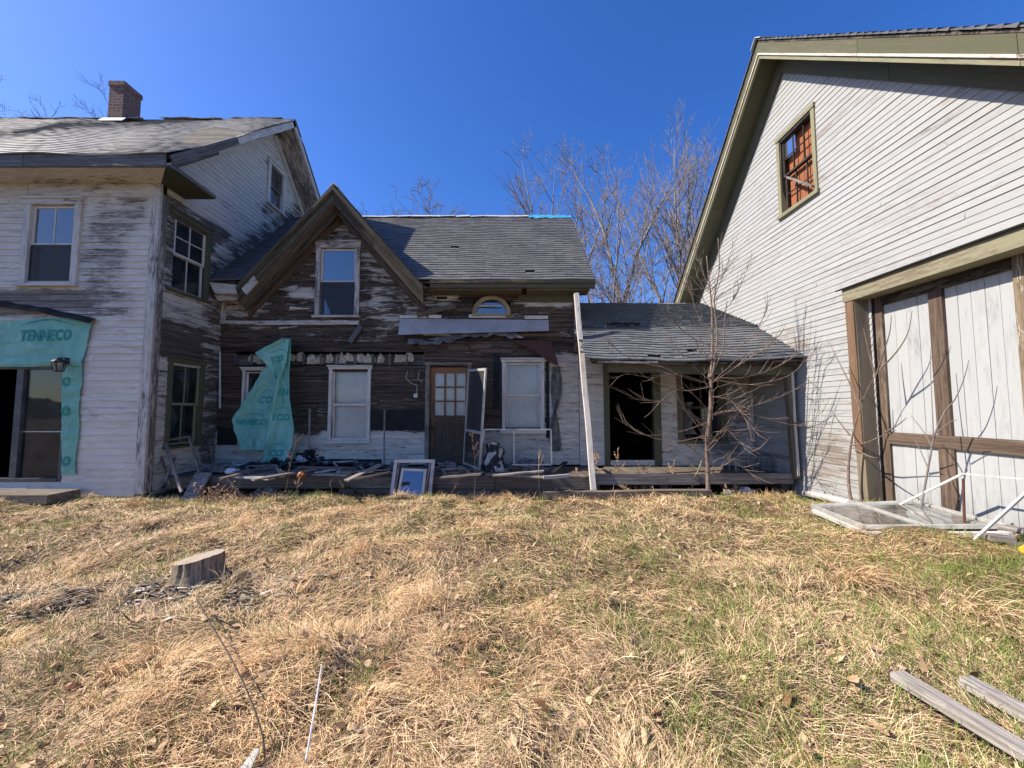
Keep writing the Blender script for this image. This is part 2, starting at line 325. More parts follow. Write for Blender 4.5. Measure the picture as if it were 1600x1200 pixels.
# ------------------------------------------------------------------ ground heights
_rs = np.random.RandomState(5); _lat = _rs.rand(256, 256)
def vnoise(x, y):
    x = np.asarray(x, dtype=np.float64); y = np.asarray(y, dtype=np.float64); xi = np.floor(x).astype(int); yi = np.floor(y).astype(int); fx = x - xi; fy = y - yi
    fx = fx * fx * (3 - 2 * fx); fy = fy * fy * (3 - 2 * fy); g = lambda a, b: _lat[a % 256, b % 256]
    return (g(xi, yi) * (1 - fx) + g(xi + 1, yi) * fx) * (1 - fy) + (g(xi, yi + 1) * (1 - fx) + g(xi + 1, yi + 1) * fx) * fy
def sstep(a, b, x): t = np.clip((np.asarray(x, dtype=np.float64) - a) / (b - a), 0, 1); return t * t * (3 - 2 * t)
def gz(x, y):
    x = np.asarray(x, dtype=np.float64); y = np.asarray(y, dtype=np.float64)
    lawn = 1 - sstep(6.0, 6.7, y)
    z = .07 * (vnoise(x * .55 + 9, y * .55) - .5) + lawn * (.15 * (vnoise(x * 1.7, y * 1.7 + 40) - .5) + .075 * (vnoise(x * 4.3 + 70, y * 4.3) - .5))
    z = z + .25 * sstep(3.0, 4.7, x) * (1 - sstep(3.9, 6.1, y)) * sstep(1.5, 3.2, y) + .05 * sstep(2, 5, y) * lawn
    far = sstep(10, 25, np.hypot(x, y - 4)); return z * (1 - far)
def gp(px, py, dz=0.0):                                            # photo pixel -> point on the ground
    z = 0.0
    for _ in range(6): q = PZ(px, py, z); z = float(gz(q.x, q.y))
    return Vector((q.x, q.y, z + dz))
xs = np.unique(np.concatenate([np.linspace(-150, -12, 24), np.arange(-12, 9.01, .075), np.linspace(9, 150, 24)]))
ys = np.unique(np.concatenate([np.linspace(-60, 0, 16), np.arange(0, 7.5, .075), np.linspace(7.5, 150, 32)]))
GX, GY = np.meshgrid(xs, ys, indexing='ij'); GZ = gz(GX, GY); nx, ny = GX.shape
me = bpy.data.meshes.new("ground"); V = np.stack([GX, GY, GZ], -1).reshape(-1, 3)
I = (np.arange(nx - 1)[:, None] * ny + np.arange(ny - 1)[None, :]).ravel(); Q = np.stack([I, I + ny, I + ny + 1, I + 1], -1)
me.from_pydata(V.tolist(), [], Q.tolist())
def groundmat():
    m, nt, bs = newmat("thatch_soil"); tc = nd(nt, "ShaderNodeTexCoord"); o = tc.outputs["Object"]
    n1 = noise_(nt, o, 60, 6, .7); n2 = noise_(nt, o, 3, 5, .6); n3 = noise_(nt, o, 1, 3, .7, (25, 140, 10))
    c = mix(nt, ramp01(nt, n1, .35, .7), (.03, .02, .012), (.22, .145, .085)); c = mix(nt, ramp01(nt, n2, .45, .7, 0, .5), c, (.10, .10, .04)); c = mix(nt, ramp01(nt, n3, .5, .8, 0, .6), c, (.36, .26, .15))
    nt.links.new(c, bs.inputs["Base Color"]); bs.inputs["Roughness"].default_value = .95; bump(nt, bs, n1, .8, .02); return m
me.materials.append(groundmat()); me.update(); go = bpy.data.objects.new("ground", me); COL.objects.link(go); go["kind"] = "structure"

mb = MB()
def hl(a, b):
    t = math.pi * (1.02 + .96 * a); r_ = 75 + 25 * b; return Vector((r_ * math.cos(t), r_ * math.sin(t), -1 + (4.5 + 2 * mnoise.noise(Vector((a * 14, 3, 0))) + 1.5 * mnoise.noise(Vector((a * 60, 8, 0)))) * math.sin(math.pi * min(1, b * .75))))
mb.grid(hl, 160, 8); ho = mb.build("unseen_hills", plain("unseen_woods", (.085, .070, .058), (.05, .045, .035), 1.2, .95)); ho["kind"] = "structure"  # wooded rise added behind the camera, out of view, to darken the window reflections
# ------------------------------------------------------------------ siding, roofs, windows
def cut(iv, holes):
    for h0, h1 in holes:
        out = []
        for a, b in iv:
            if h1 <= a or h0 >= b: out.append((a, b)); continue
            if h0 > a: out.append((a, h0))
            if h1 < b: out.append((h1, b))
        iv = out
    return iv
def siding(F, z0, z1, rev, ulim, holes, paint, mb, back, miss=None, red=None, t=.02, seed=1, depth=.11, step=.16, tear=.004, lens=(1.3, 4.2)):
    rr = random.Random(seed); n = int(math.ceil((z1 - z0) / rev))
    for i in range(n):
        zb = z0 + i * rev; zt = min(zb + rev, z1); zm = (zb + zt) / 2
        if zt - zb < .01: continue
        la = ulim(zb); lb = ulim(zt)
        if la[1] - la[0] < .03: continue
        iv = cut([la], [(h[0], h[1]) for h in holes if h[2] < zm < h[3]])
        wob = rr.uniform(-.004, .004)
        for a, b in iv:
            a1 = lb[0] if a == la[0] else a; b1 = lb[1] if b == la[1] else b
            if b1 <= a1: a1 = b1 = (a1 + b1) / 2
            pts = [F.p(a, zb, 0), F.p(b, zb, 0), F.p(b1, zt, 0), F.p(a1, zt, 0), F.p(a, zb, -depth), F.p(b, zb, -depth), F.p(b1, zt, -depth), F.p(a1, zt, -depth)]
            r_ = rr.random() * 40
            back.add(pts, [(0, 1, 2, 3), (7, 6, 5, 4), (0, 4, 5, 1), (3, 2, 6, 7), (0, 3, 7, 4), (1, 5, 6, 2)], [(F_u + r_, F_z, r_) for F_u, F_z in ((a, zb), (b, zb), (b1, zt), (a1, zt)) * 2], .2, red(0.5 * (a + b), zm) if red else 0)
            u = a
            while u < b - 1e-4:
                pj = rr.uniform(-.06, .05)
                e = min(b, u + rr.uniform(*lens));  e = b if b - e < .3 else e
                f0 = (u - a) / (b - a); f1 = (e - a) / (b - a); tu = a1 + (b1 - a1) * f0; te = a1 + (b1 - a1) * f1
                r_ = rr.random() * 40; tj = t + rr.uniform(-tear, tear); dz0 = wob + rr.uniform(-tear, tear); dz1 = wob + rr.uniform(-tear, tear)
                lift = rr.uniform(.0, .02) if rr.random() < .05 and tear > .003 else 0
                if not (miss and miss((u + e) / 2, zm, rr)):
                    k = max(1, int((e - u) / step)); P = []; B = []; A = []; D = []; fs = []
                    for j in range(k + 1):
                        f = j / k; ub = u + (e - u) * f - (.003 if j == k else -.003 if j == 0 else 0); ut = tu + (te - tu) * f; zj = dz0 + (dz1 - dz0) * f
                        bow = lift * f
                        for q, (uu, zz, nn_) in enumerate(((ub, zb + zj, .001), (ub, zb + zj, tj + bow), (ut, zt + .012 + wob, .004 + bow * .3))):
                            P.append(F.p(uu, zz, nn_)); B.append((uu + r_, zz, r_)); A.append(paint(uu, zz) + pj); D.append(red(uu, zz) if red else 0)
                        if j: m = 3 * j; fs += [(m - 3, m, m + 1, m - 2), (m - 2, m + 1, m + 2, m - 1)]
                    fs += [(0, 1, 2), (3 * k, 3 * k + 2, 3 * k + 1)]
                    mb.add(P, fs, B, A, D)
                u = e
def slates(mb, O, U, V, lu, lv, sw, ex, umin=None, umax=None, seed=3, th=.012, jit=.006, lost=.0, sag=None):
    """individual slates: O lower corner, U along eave, V up the slope (unit), lu/lv extents"""
    rr = random.Random(seed); U = Vector(U); V = Vector(V); N = U.cross(V).normalized()
    if N.z < 0: N = -N
    O = Vector(O); rows = int(lv / ex) + 1
    for i in range(rows):
        v0 = i * ex; v1 = min(v0 + ex * 1.25, lv)
        if v1 - v0 < .02: continue
        a = umin(v0) if umin else 0; b = umax(v0) if umax else lu; a_t = umin(v1) if umin else 0; b_t = umax(v1) if umax else lu
        u = a - rr.random() * sw
        while u < b:
            e = u + sw * rr.uniform(.85, 1.15); s0 = max(u, a); s1 = min(e, b)
            if s1 - s0 > .02 and rr.random() >= lost:
                d = rr.uniform(-jit, jit); l = th + rr.uniform(0, jit); l2 = th + rr.uniform(0, jit); r_ = rr.random() * 40
                t0 = max(s0, a_t); t1 = max(t0 + .005, min(s1, b_t)); c = .002
                sg = (lambda q, v: -sag(q, v)) if sag else (lambda q, v: 0)
                P = [O + U * (s0 + c) + V * (v0 + d) + N * (l + .006 + sg(s0, v0)), O + U * (s1 - c) + V * (v0 + d + rr.uniform(-jit, jit) * .5) + N * (l2 + .006 + sg(s1, v0)), O + U * t1 + V * v1 + N * (.003 + sg(t1, v1)), O + U * t0 + V * v1 + N * (.003 + sg(t0, v1)),
                     O + U * (s0 + c) + V * (v0 + d) + N * (-.004 + sg(s0, v0)), O + U * (s1 - c) + V * (v0 + d) + N * (-.004 + sg(s1, v0))]
                mb.add(P, [(0, 1, 2, 3), (4, 5, 1, 0), (0, 3, 4), (1, 5, 2)], [(s0, v0, r_), (s1, v0, r_), (t1, v1, r_), (t0, v1, r_), (s0, v0, r_), (s1, v0, r_)])
            u = e
def slab(mb, pts, thick, nrm=None, paint=.5):
    """flat polygon with thickness"""
    P = [Vector(p) for p in pts]; n = Vector(nrm).normalized() if nrm else (P[1] - P[0]).cross(P[2] - P[0]).normalized(); k = len(P)
    r = R.random() * 40; o = P[0]; a = (P[1] - P[0]).normalized(); b = n.cross(a)
    bc = [((p - o).dot(a) + r, (p - o).dot(b), r) for p in P]
    mb.add(P + [p - n * thick for p in P], [tuple(range(k)), tuple(range(2 * k - 1, k - 1, -1))] + [(i, (i + 1) % k, k + (i + 1) % k, k + i) for i in range(k)], bc + bc, paint)
def frame4(mb, TL, TR, BR, BL, w_, t, paint=.7, segs=1, rails=(1, 1, 1, 1)):
    TL, TR, BR, BL = map(Vector, (TL, TR, BR, BL)); n = (TR - TL).cross(BL - TL).normalized()
    dx = (TR - TL).normalized(); dy = (BL - TL).normalized()
    for k, (p, q, off) in enumerate(((TL, BL, dx), (TR, BR, -dx), (TL, TR, dy), (BL, BR, -dy))):
        if not rails[k]: continue
        ww = w_
        if k < 2: mb.beam(p + off * ww / 2, q + off * ww / 2, ww, t, n, paint)
        else:
            d = (q - p).normalized(); mb.beam(p + off * ww / 2 + d * ww, q + off * ww / 2 - d * ww, ww, t * .94, n, paint)
def window(F, root, u0, u1, z0, z1, cas=.09, cas_mat='trim', sash_mat='vinyl', paint=.8, head=.10, sill=.05, out=.05, muntins=(0, 0), blind=None, low_screen=False, mid=.5, g='glass', label=None, sashw=.042, casings=(1, 1, 1, 1), name='window', lower_munt=None, skew=0.0):
    """double hung window; u0..z1 is the sash opening. window > casing mesh, children sash, pane, screen, blind"""
    mb = MB(); j = .004
    if casings[0]: mb.fbox(F, u0 - cas, u0, z0 - .01, z1 + .01, -.09, out, 'z', paint, j)
    if casings[1]: mb.fbox(F, u1, u1 + cas, z0 - .01, z1 + .01, -.09, out, 'z', paint, j)
    if casings[2]: mb.fbox(F, u0 - cas - .02, u1 + cas + .02, z1 + .012, z1 + head, -.09, out + .012, 'u', paint, j); mb.fbox(F, u0 - cas - .035, u1 + cas + .035, z1 + head + .001, z1 + head + .028, -.05, out + .04, 'u', paint, j)
    if casings[3]: mb.fbox(F, u0 - cas - .03, u1 + cas + .03, z0 - sill, z0 - .012, -.09, out + .045, 'u', paint, j)
    wo = mb.build(name, M[cas_mat], root, label); zm = z0 + (z1 - z0) * mid
    for (a, b, n0, cnt) in ((zm - .015, z1, .0, muntins), (z0, zm + .015, -.032, lower_munt if lower_munt is not None else muntins)):
        s = MB(); w_ = sashw
        s.fbox(F, u0 + .001, u0 + w_, a, b, n0 - .028, n0, 'z', .85, .0015); s.fbox(F, u1 - w_, u1 - .001, a, b, n0 - .028, n0, 'z', .85, .0015)
        s.fbox(F, u0 + w_ + .0005, u1 - w_ - .0005, b - w_ * .9, b - .001, n0 - .027, n0 - .001, 'u', .85); s.fbox(F, u0 + w_ + .0005, u1 - w_ - .0005, a + .001, a + w_, n0 - .027, n0 - .001, 'u', .85)
        for k in range(cnt[0]):
            uc = u0 + w_ + (u1 - u0 - 2 * w_) * (k + 1) / (cnt[0] + 1); s.fbox(F, uc - .009, uc + .009, a + w_ + .001, b - w_ - .001, n0 - .024, n0 - .004, 'z', .8)
        for k in range(cnt[1]):
            zc = a + w_ + (b - a - 2 * w_) * (k + 1) / (cnt[1] + 1); s.fbox(F, u0 + w_ + .001, u1 - w_ - .001, zc - .009, zc + .009, n0 - .022, n0 - .006, 'u', .8)
        so_ = s.build('sash', M[sash_mat], wo)
        p = MB(); p.fbox(F, u0 + w_ * .8, u1 - w_ * .8, a + w_ * .8, b - w_ * .8, n0 - .018, n0 - .013); p.build('pane', M[g], wo)
    if low_screen: p = MB(); p.fbox(F, u0 + .02, u1 - .02, z0 + .01, zm, .003, .006); p.build('screen', M['screen'], wo)
    if blind:
        p = MB(); p.grid(lambda a, b: F.p(u0 + .02 + (u1 - u0 - .04) * a, z0 + .02 + (z1 - z0 - .04) * b, -.085 + .012 * mnoise.noise(Vector((a * 4 + u0, b * 3, 1)))), 14, 20); p.build('curtain', M[blind], wo)
    return wo
def wf(F, x, y): return F.px(x, y)
def rect(F, x0, y0, x1, y1):                                        # px box -> u0,u1,z0,z1 on a frame (uses box centre lines)
    u0 = F.px(x0, (y0 + y1) / 2)[0]; u1 = F.px(x1, (y0 + y1) / 2)[0]; xm = (x0 + x1) / 2
    return min(u0, u1), max(u0, u1), F.px(xm, y1)[1], F.px(xm, y0)[1]
def hole(r, m=.0): return (r[0] - m, r[1] + m, r[2] - m, r[3] + m)
def blotch(u, z, lst, base):
    v = base
    for (cu, cz, ru, rz, val) in lst:
        d = ((u - cu) / ru) ** 2 + ((z - cz) / rz) ** 2
        if d < 1.6: k = max(0.0, min(1.0, (1.6 - d) / .9)); v = v + (val - v) * k
    return v
def ridge_caps(mb, p0, p1, n, wid, slope, seed, skip=(), droop=.02):
    rr = random.Random(seed); p0 = Vector(p0); p1 = Vector(p1); d = (p1 - p0) / n; c = Vector((0, 1, 0)) if abs(d.x) > abs(d.y) else Vector((1, 0, 0))
    for i in range(n):
        if i in skip: continue
        a = p0 + d * i + Vector((0, 0, rr.uniform(-.012, .015))); b = p0 + d * (i + .97) + Vector((0, 0, rr.uniform(-.012, .022)))
        for s in (-1, 1):
            off = c * (s * wid) + Vector((0, 0, -wid * slope + rr.uniform(0, .015)))
            slab(mb, [a, b, b + off, a + off], .012)
# ================================================================== FARMHOUSE (left)
XL, YFH = -6.05, 6.4
fh = thing("farmhouse", "two storey white farmhouse with peeling clapboards, brick chimney and torn teal house wrap", "house", (-9.5, 8.5, 0))
FL = Frame((0, YFH, 0), (1, 0, 0), (0, -1, 0)); SL = Frame((XL, 0, 0), (0, 1, 0), (1, 0, 0))
PKY, PKZ, EVY, EVZ, RKX, FWX = 9.31, 8.80, 5.93, 5.58, -5.5, -13.2
slp = (PKZ - EVZ) / (PKY - EVY)
fw = rect(FL, 48, 322, 117, 444)
sd = rect(FL, -75, 572, 103, 752)
su = (6.70, 7.40, SL.px(270, 457)[1] + .06, SL.px(276, 337)[1] - .04); slw = (6.79, 7.42, .84, 2.30)
gw = (SL.px(420, 290)[0], SL.px(440, 300)[0], SL.px(420, 318)[1], SL.px(421, 256)[1])
def p_front(u, z):
    return blotch(u, z, [(-6.95, 4.1, .34, .85, .52), (-6.9, 3.3, .6, .25, .50), (-8.3, 3.28, 1.1, .20, .10), (-9.5, 3.26, 1.2, .22, .08), (-6.5, 4.9, .22, .4, .5)], .93 + .05 * math.sin(u * 2.3 + z * 5))
def p_side(u, z):
    rz = 4.06 + max(0, u - 7.5) * .948
    if u > 7.5 and z - rz < .55: return .42 + .5 * max(0, (z - rz) / .55) ** 2
    if z > 5.25 - .0: return .93 if u < 9.0 or z > 6.5 else .6
    if z > 3.55: return .38 + .05 * math.sin(u * 9)
    if z > 3.03: return .72
    if z > 2.42: return .08
    return .70
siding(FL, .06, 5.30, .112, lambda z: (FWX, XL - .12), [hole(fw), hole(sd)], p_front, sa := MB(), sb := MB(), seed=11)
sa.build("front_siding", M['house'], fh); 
ztop = lambda u: PKZ - .12 - abs(u - PKY) * slp
def gl(z): h = max(0.0, (PKZ - .12 - z) / slp); return (max(YFH + .12, PKY - h), min(12.2, PKY + h))
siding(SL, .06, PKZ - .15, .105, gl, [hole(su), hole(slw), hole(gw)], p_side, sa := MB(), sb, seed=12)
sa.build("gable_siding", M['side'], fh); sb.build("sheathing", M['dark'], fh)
mb = MB(); mb.box(FWX, XL - .2, 12.1, 12.2, 0, 5.3); mb.box(FWX - .1, FWX, YFH, 12.2, 0, 5.3); mb.box(FWX, XL - .12, YFH + .12, 12.1, 2.62, 2.7); mb.build("inner_wall", M['inside'], fh)
mb = MB(); mb.box(FWX, XL - .02, YFH + .02, 12.18, -.15, .055, .3); mb.build("foundation", M['concrete'], fh)
# corner boards, frieze, soffit, fascia
mb = MB(); mb.fbox(FL, XL - .12, XL + .028, .1, 5.12, -.02, .03, 'z', .72, .006); mb.fbox(FL, XL - .002, XL + .03, .1, 5.2, -.13, -.021, 'z', .5, .006)
mb.build("corner_board", M['trim'], fh)
mb = MB()
for a, b in ((-13.2, -10.1), (-10.09, -8.3), (-8.29, XL + .03)): mb.fbox(FL, a, b, 5.12 if b > -7 else 5.13, 5.352, -.02, .032, 'u', .75, .003)
mb.build("frieze_board", M['trim'], fh)
mb = MB()
for a, b in ((-13.3, -9.0), (-8.995, XL - .0)): mb.fbox(FL, a, b, 5.353, 5.38, .0, YFH - EVY, 'u', .8, .002)
slab(mb, [(XL + .001, YFH, 5.353), (XL + .001, EVY, 5.353), (RKX - .05, EVY, 5.353)], .025, (0, 0, -1), .8)
mb.build("soffit", M['cream'], fh)
mb = MB()
for a, b in ((-13.4, -10.6), (-10.59, -7.8), (-7.79, RKX - .04)): mb.fbox(FL, a, b, 5.345, 5.565, YFH - EVY, YFH - EVY + .035, 'u', .45, .004)
mb.build("eave_fascia", M['slatetrim'], fh)
# cornice return round the corner (mitred with the eave soffit)
mb = MB(); z0 = 5.352
pts = [(XL + .03, YFH - .02, z0), (RKX - .045, EVY + .02, z0), (RKX, 6.88, z0), (XL, 6.88, z0), (XL + .03, YFH - .02, z0 + .02), (RKX - .045, EVY + .02, z0 + .05), (RKX, 6.88, z0 + .035), (XL, 6.88, z0 + .24), (XL, YFH, z0 + .26)]
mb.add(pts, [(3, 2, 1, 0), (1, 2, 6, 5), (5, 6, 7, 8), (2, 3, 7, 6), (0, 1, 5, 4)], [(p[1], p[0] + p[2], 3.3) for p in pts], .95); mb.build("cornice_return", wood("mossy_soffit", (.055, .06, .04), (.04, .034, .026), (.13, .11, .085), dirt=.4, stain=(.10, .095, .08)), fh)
mb = MB(); mb.beam((RKX + .012, EVY + .05, z0 + .05), (RKX + .012, 6.88, z0 + .035), .03, .05, (0, 0, 1), .55); mb.build("cornice_moulding", M['slatetrim'], fh)
# rake boards on the gable
mb = MB(); mb2 = MB()
for sgn in (-1, 1):
    mb, mb2 = MB(), MB()
    e0 = Vector((RKX, PKY + sgn * (PKY - EVY), EVZ)); e1 = Vector((RKX, PKY, PKZ)); d = (e1 - e0).normalized(); nn = Vector((0, -d.z * sgn * -1, 0))
    down = Vector((0, 0, -1)) - d * Vector((0, 0, -1)).dot(d); down.normalize()
    def quad(a, b, dep0, dep1, x0, x1, m, paint):
        pp = []
        for x in (x0, x1):
            for (q) in (a, b):
                for dp in (dep0, dep1):
                    p_ = q + down * dp; pp.append(Vector((x, p_.y, p_.z)))
        L = (b - a).length; r = R.random() * 40; bcs = [((0 if i in (0, 1) else L) + r, (0 if j % 2 == 0 else dep1 - dep0) + _x, r) for _x in (0, x1 - x0) for j, i in ((0, 0), (1, 1), (0, 2), (1, 3))]
        m.add(pp, MB.BF, bcs, paint)
    a_ = e0.copy(); tmid = e0 + (e1 - e0) * .42
    quad(e0, tmid, .02, .155, RKX - .035, RKX, mb, .25); quad(tmid + d * .003, e1 + d * (.0 if sgn < 0 else .0), .02, .15, RKX - .035, RKX - .002, mb2, .8)
    quad(e0 + d * .5, e1, .15, .17, XL + .02, RKX - .036, mb2, .55)
    quad(e0 + d * .6, tmid, .171, .33, XL + .021, XL + .055, mb, .5); quad(tmid + d * .004, e1, .171, .31, XL + .021, XL + .05, mb2, .8)
    m5 = MB(); slab(m5, [Vector((RKX - .037, e0.y, e0.z - .175)), Vector((RKX - .037, PKY, PKZ - .175)), Vector((XL + .01, PKY, PKZ - .175)), Vector((XL + .01, e0.y, e0.z - .175))], .02, (0, sgn * slp, 1), [.75, .75, .8, .8, .75, .75, .8, .8]); m5.build("rake_soffit", M['cream'], fh)
    mb.build("rake_board", M['slatetrim'], fh); mb2.build("upper_rake_board", M['trim'], fh, "pale upper rake boards with peeling paint")
# roof
mb = MB(); cs, sn = 1 / math.hypot(1, slp), slp / math.hypot(1, slp); LV = math.hypot(PKY - EVY, PKZ - EVZ)
slates(mb, (FWX - .2, EVY - .05, EVZ - .045), (1, 0, 0), (0, cs, sn), RKX - FWX + .22, LV + .07, .30, .145, seed=21, jit=.005, th=.008, lost=.003, sag=lambda u, v: .05 * math.sin(u * 1.1) * math.sin(v * .8) + .02 * math.sin(u * 3 + v * 2))
slates(mb, (FWX - .2, 2 * PKY - EVY + .05, EVZ - .045), (1, 0, 0), (0, -cs, sn), RKX - FWX + .22, LV + .07, .30, .145, seed=22)
ro = mb.build("roof", M['roofl'], fh)
mb = MB()
for sgn in (-1, 1):
    a = Vector((FWX - .15, PKY + sgn * (PKY - EVY), EVZ - .03)); b = Vector((FWX - .15, PKY, PKZ - .03)); c = Vector((RKX - .01, PKY, PKZ - .03)); d = Vector((RKX - .01, a.y, EVZ - .03)); slab(mb, [a, d, c, b], .05, (0, sgn * slp, 1))
mb.build("roof_deck", M['dark'], ro)
for k_, (i0, i1) in enumerate(((0, 16), (18, 24), (25, 30))):
    f_ = lambda i: Vector((FWX - .2 + (RKX - .3 - FWX + .2) * i / 30, PKY, PKZ + .033)); mb = MB(); ridge_caps(mb, f_(i0), f_(i1), i1 - i0, .13, .75, 4 + k_); mb.build("ridge_cap", M['ridge'], ro)
# chimney
cx0 = PY(168, 180, 9.12).x; cx1 = PY(191, 180, 9.12).x; cz = PY(180, 127, 9.12).z; mb = MB()
for (x0, x1, y0, y1, za, zb) in ((cx0, cx1, 9.12, 9.56, 8.3, cz - .12), (cx0 - .02, cx1 + .02, 9.10, 9.58, cz - .1195, cz)):
    q = [(x0, y0), (x1, y0), (x1, y1), (x0, y1)]; L = 0
    for i in range(4):
        a, b = q[i], q[(i + 1) % 4]; l = math.dist(a, b); mb.add([(a[0], a[1], za), (b[0], b[1], za), (b[0], b[1], zb), (a[0], a[1], zb)], [(0, 1, 2, 3)], [(L, za, 0), (L + l, za, 0), (L + l, zb, 0), (L, zb, 0)]); L += l
    for zz in (za, zb): mb.add([(a[0], a[1], zz) for a in q], [(0, 1, 2, 3)], [(a[0], a[1], 0) for a in q])
ch = mb.build("chimney", M['brick'], ro)
mb = MB(); slab(mb, [(cx0 - .12, 9.02, 8.56), (cx1 + .1, 9.02, 8.56), (cx1 + .1, 9.115, 8.70), (cx0 - .12, 9.115, 8.70)], .01); mb.build("flashing", M['ridge'], ch)
window(FL, fh, *fw, cas=.11, muntins=(1, 0), low_screen=True, blind='curtain', label="upper front window with a dark screened lower sash")
window(SL, fh, *su, cas=.09, cas_mat='olive', muntins=(1, 1), lower_munt=(1, 0), g='glassdark', casings=(0, 1, 1, 1), label="upper side window with white frame")
window(SL, fh, *slw, cas=.075, cas_mat='olive', sash_mat='olivelt', muntins=(1, 0), g='glassdark', blind=None, label="lower side window with dark green frame")
window(SL, fh, *gw, cas=.10, cas_mat='trim', sash_mat='dark', muntins=(1, 0), paint=.9, label="small dark attic window in the gable")
# sliding door
mb = MB(); u0, u1, z0, z1 = sd; um = FL.px(26, 660)[0]
mb.fbox(FL, u1 - .055, u1, z0, z1, -.10, .02, 'z'); mb.fbox(FL, u0, u1 - .056, z1 - .05, z1, -.10, .019); mb.fbox(FL, u0, u1 - .056, z0, z0 + .05, -.10, .03); mb.fbox(FL, um - .06, um + .05, z0 + .051, z1 - .051, -.09, .0, 'z')
do = mb.build("sliding_door", plain("dark_door_frame", (.05, .048, .05), (.10, .09, .09), 5, .5), fh)
mb = MB(); mb.fbox(FL, um + .045, u1 - .05, z0 + .045, z1 - .045, -.05, -.044); mb.build("pane", M['glassclear'], do)
mb = MB(); mb.fbox(FL, um + .05, u1 - .057, z0 + .8, z0 + .815, -.044, -.04); mb.build("handle_rail", M['alum'], do)
mb = MB(); mb.grid(lambda a, b: FL.p(um - .17 + a * .12 + .05 * math.sin(b * 2), z0 + .9 + (z1 - z0 - .95) * b, -.16 + .03 * math.sin(a * 9)), 8, 8); mb.build("curtain", M['blind'], do)
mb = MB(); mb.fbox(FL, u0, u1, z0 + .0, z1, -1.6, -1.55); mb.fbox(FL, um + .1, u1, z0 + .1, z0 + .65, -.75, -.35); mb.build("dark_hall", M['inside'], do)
# house wrap with its lettering
def textmesh(body, size, bold=.045, shear=.12):
    cu = bpy.data.curves.new("txt", 'FONT'); cu.body = body; cu.size = size; cu.offset = bold * size; cu.shear = shear; cu.space_character = 1.1; cu.resolution_u = 3
    o = bpy.data.objects.new("txt", cu); COL.objects.link(o); dg = bpy.context.evaluated_depsgraph_get(); me = bpy.data.meshes.new_from_object(o.evaluated_get(dg))
    bpy.data.objects.remove(o); V = [tuple(v.co) for v in me.vertices]; Fc = [tuple(p.vertices) for p in me.polygons]; bpy.data.meshes.remove(me)
    return V, Fc
import bmesh
def letters(parent, fn, body, size, mat, arc=False, width=None, mirror=False):
    """flat letters mapped on a surface fn(x,y)->world; each string is one mesh"""
    V, Fc = textmesh(body, size); xs_ = [v[0] for v in V]; x0, x1 = min(xs_), max(xs_)
    bm = bmesh.new(); vs = [bm.verts.new(v) for v in V]
    for f in Fc:
        try: bm.faces.new([vs[i] for i in f])
        except ValueError: pass
    bmesh.ops.triangulate(bm, faces=bm.faces[:]); bmesh.ops.subdivide_edges(bm, edges=[e for e in bm.edges if e.calc_length() > size * .18], cuts=2)
    if arc:
        k = 18; L = x1 - x0; ring = []
        for i in range(k + 1):
            t = i / k; x = x0 - .05 * L + 1.1 * L * t; y = size * (1.0 + .38 * math.sin(math.pi * t)); ring.append((bm.verts.new((x, y, 0)), bm.verts.new((x, y + size * .10 * math.sin(math.pi * t) + .004, 0))))
        for i in range(k): bm.faces.new((ring[i][0], ring[i + 1][0], ring[i + 1][1], ring[i][1]))
    sc = (width / (x1 - x0)) if width else 1
    m = MB(); bm.verts.index_update(); pts = []
    for v in bm.verts:
        x = (v.co.x - x0) * sc; x = (width or (x1 - x0)) - x if mirror else x; pts.append(fn(x, v.co.y))
    m.add(pts, [tuple(v.index for v in f.verts) for f in bm.faces], [(0, 0, 0)] * len(pts)); bm.free()
    return m.build("lettering", mat, parent)
def wrap_n(u, z): return .05 + .020 * mnoise.noise(Vector((u * 2.2, z * 7, 3))) + .010 * mnoise.noise(Vector((u * 9, z * 11, 1))) + .010 * math.sin(z * 46 + mnoise.noise(Vector((u, 0, 0))) * 2) * max(0, 1 - abs(z - 2.62) / .12)
mb = MB(); tl, tr = FL.px(-80, 507), FL.px(150, 497); bl_, br_ = FL.px(-80, 572), FL.px(133, 570)
def wr(a, b):
    u = tl[0] + (tr[0] - tl[0]) * a; zt = tl[1] + (tr[1] - tl[1]) * a - .02 * math.sin(a * 7); zb = bl_[1] + .01 * math.sin(a * 9); u2 = bl_[0] + (br_[0] - bl_[0]) * a
    z = zb + (zt - zb) * b; return FL.p(u2 + (u - u2) * b, z, wrap_n(u, z))
mb.grid(wr, 60, 18, .002, (0, -1, 0))
def wseam(a, b):
    u = bl_[0] + (br_[0] - bl_[0] + .02) * a; z = bl_[1] + .012 * math.sin(a * 9) - .01 + (.155 + .01 * math.sin(a * 11)) * b; return FL.p(u, z, wrap_n(u, z) + .010 + .014 * b * (1 - b) * 4 + .006 * mnoise.noise(Vector((u * 6, z * 4, 8))))
mb.grid(wseam, 60, 6, .002, (0, -1, 0))
s0, s1 = FL.px(101, 571), FL.px(133, 571); e0, e1 = FL.px(100, 741), FL.px(122, 741)
def ws(a, b):
    l = s0[0] + (e0[0] - s0[0]) * b; r_ = s1[0] + (e1[0] - s1[0]) * b + .012 * math.sin(b * 13); z = s0[1] + .0 + (e0[1] - s0[1]) * b; u = l + (r_ - l) * a; return FL.p(u, z, wrap_n(u, z) - .01)
mb.grid(ws, 8, 44, .002, (0, -1, 0)); wrap = mb.build("house_wrap", M['wrap'], fh, smooth=True)
q0, q1 = FL.px(38, 533), FL.px(117, 531); hgt = FL.px(38, 517)[1] - q0[1]
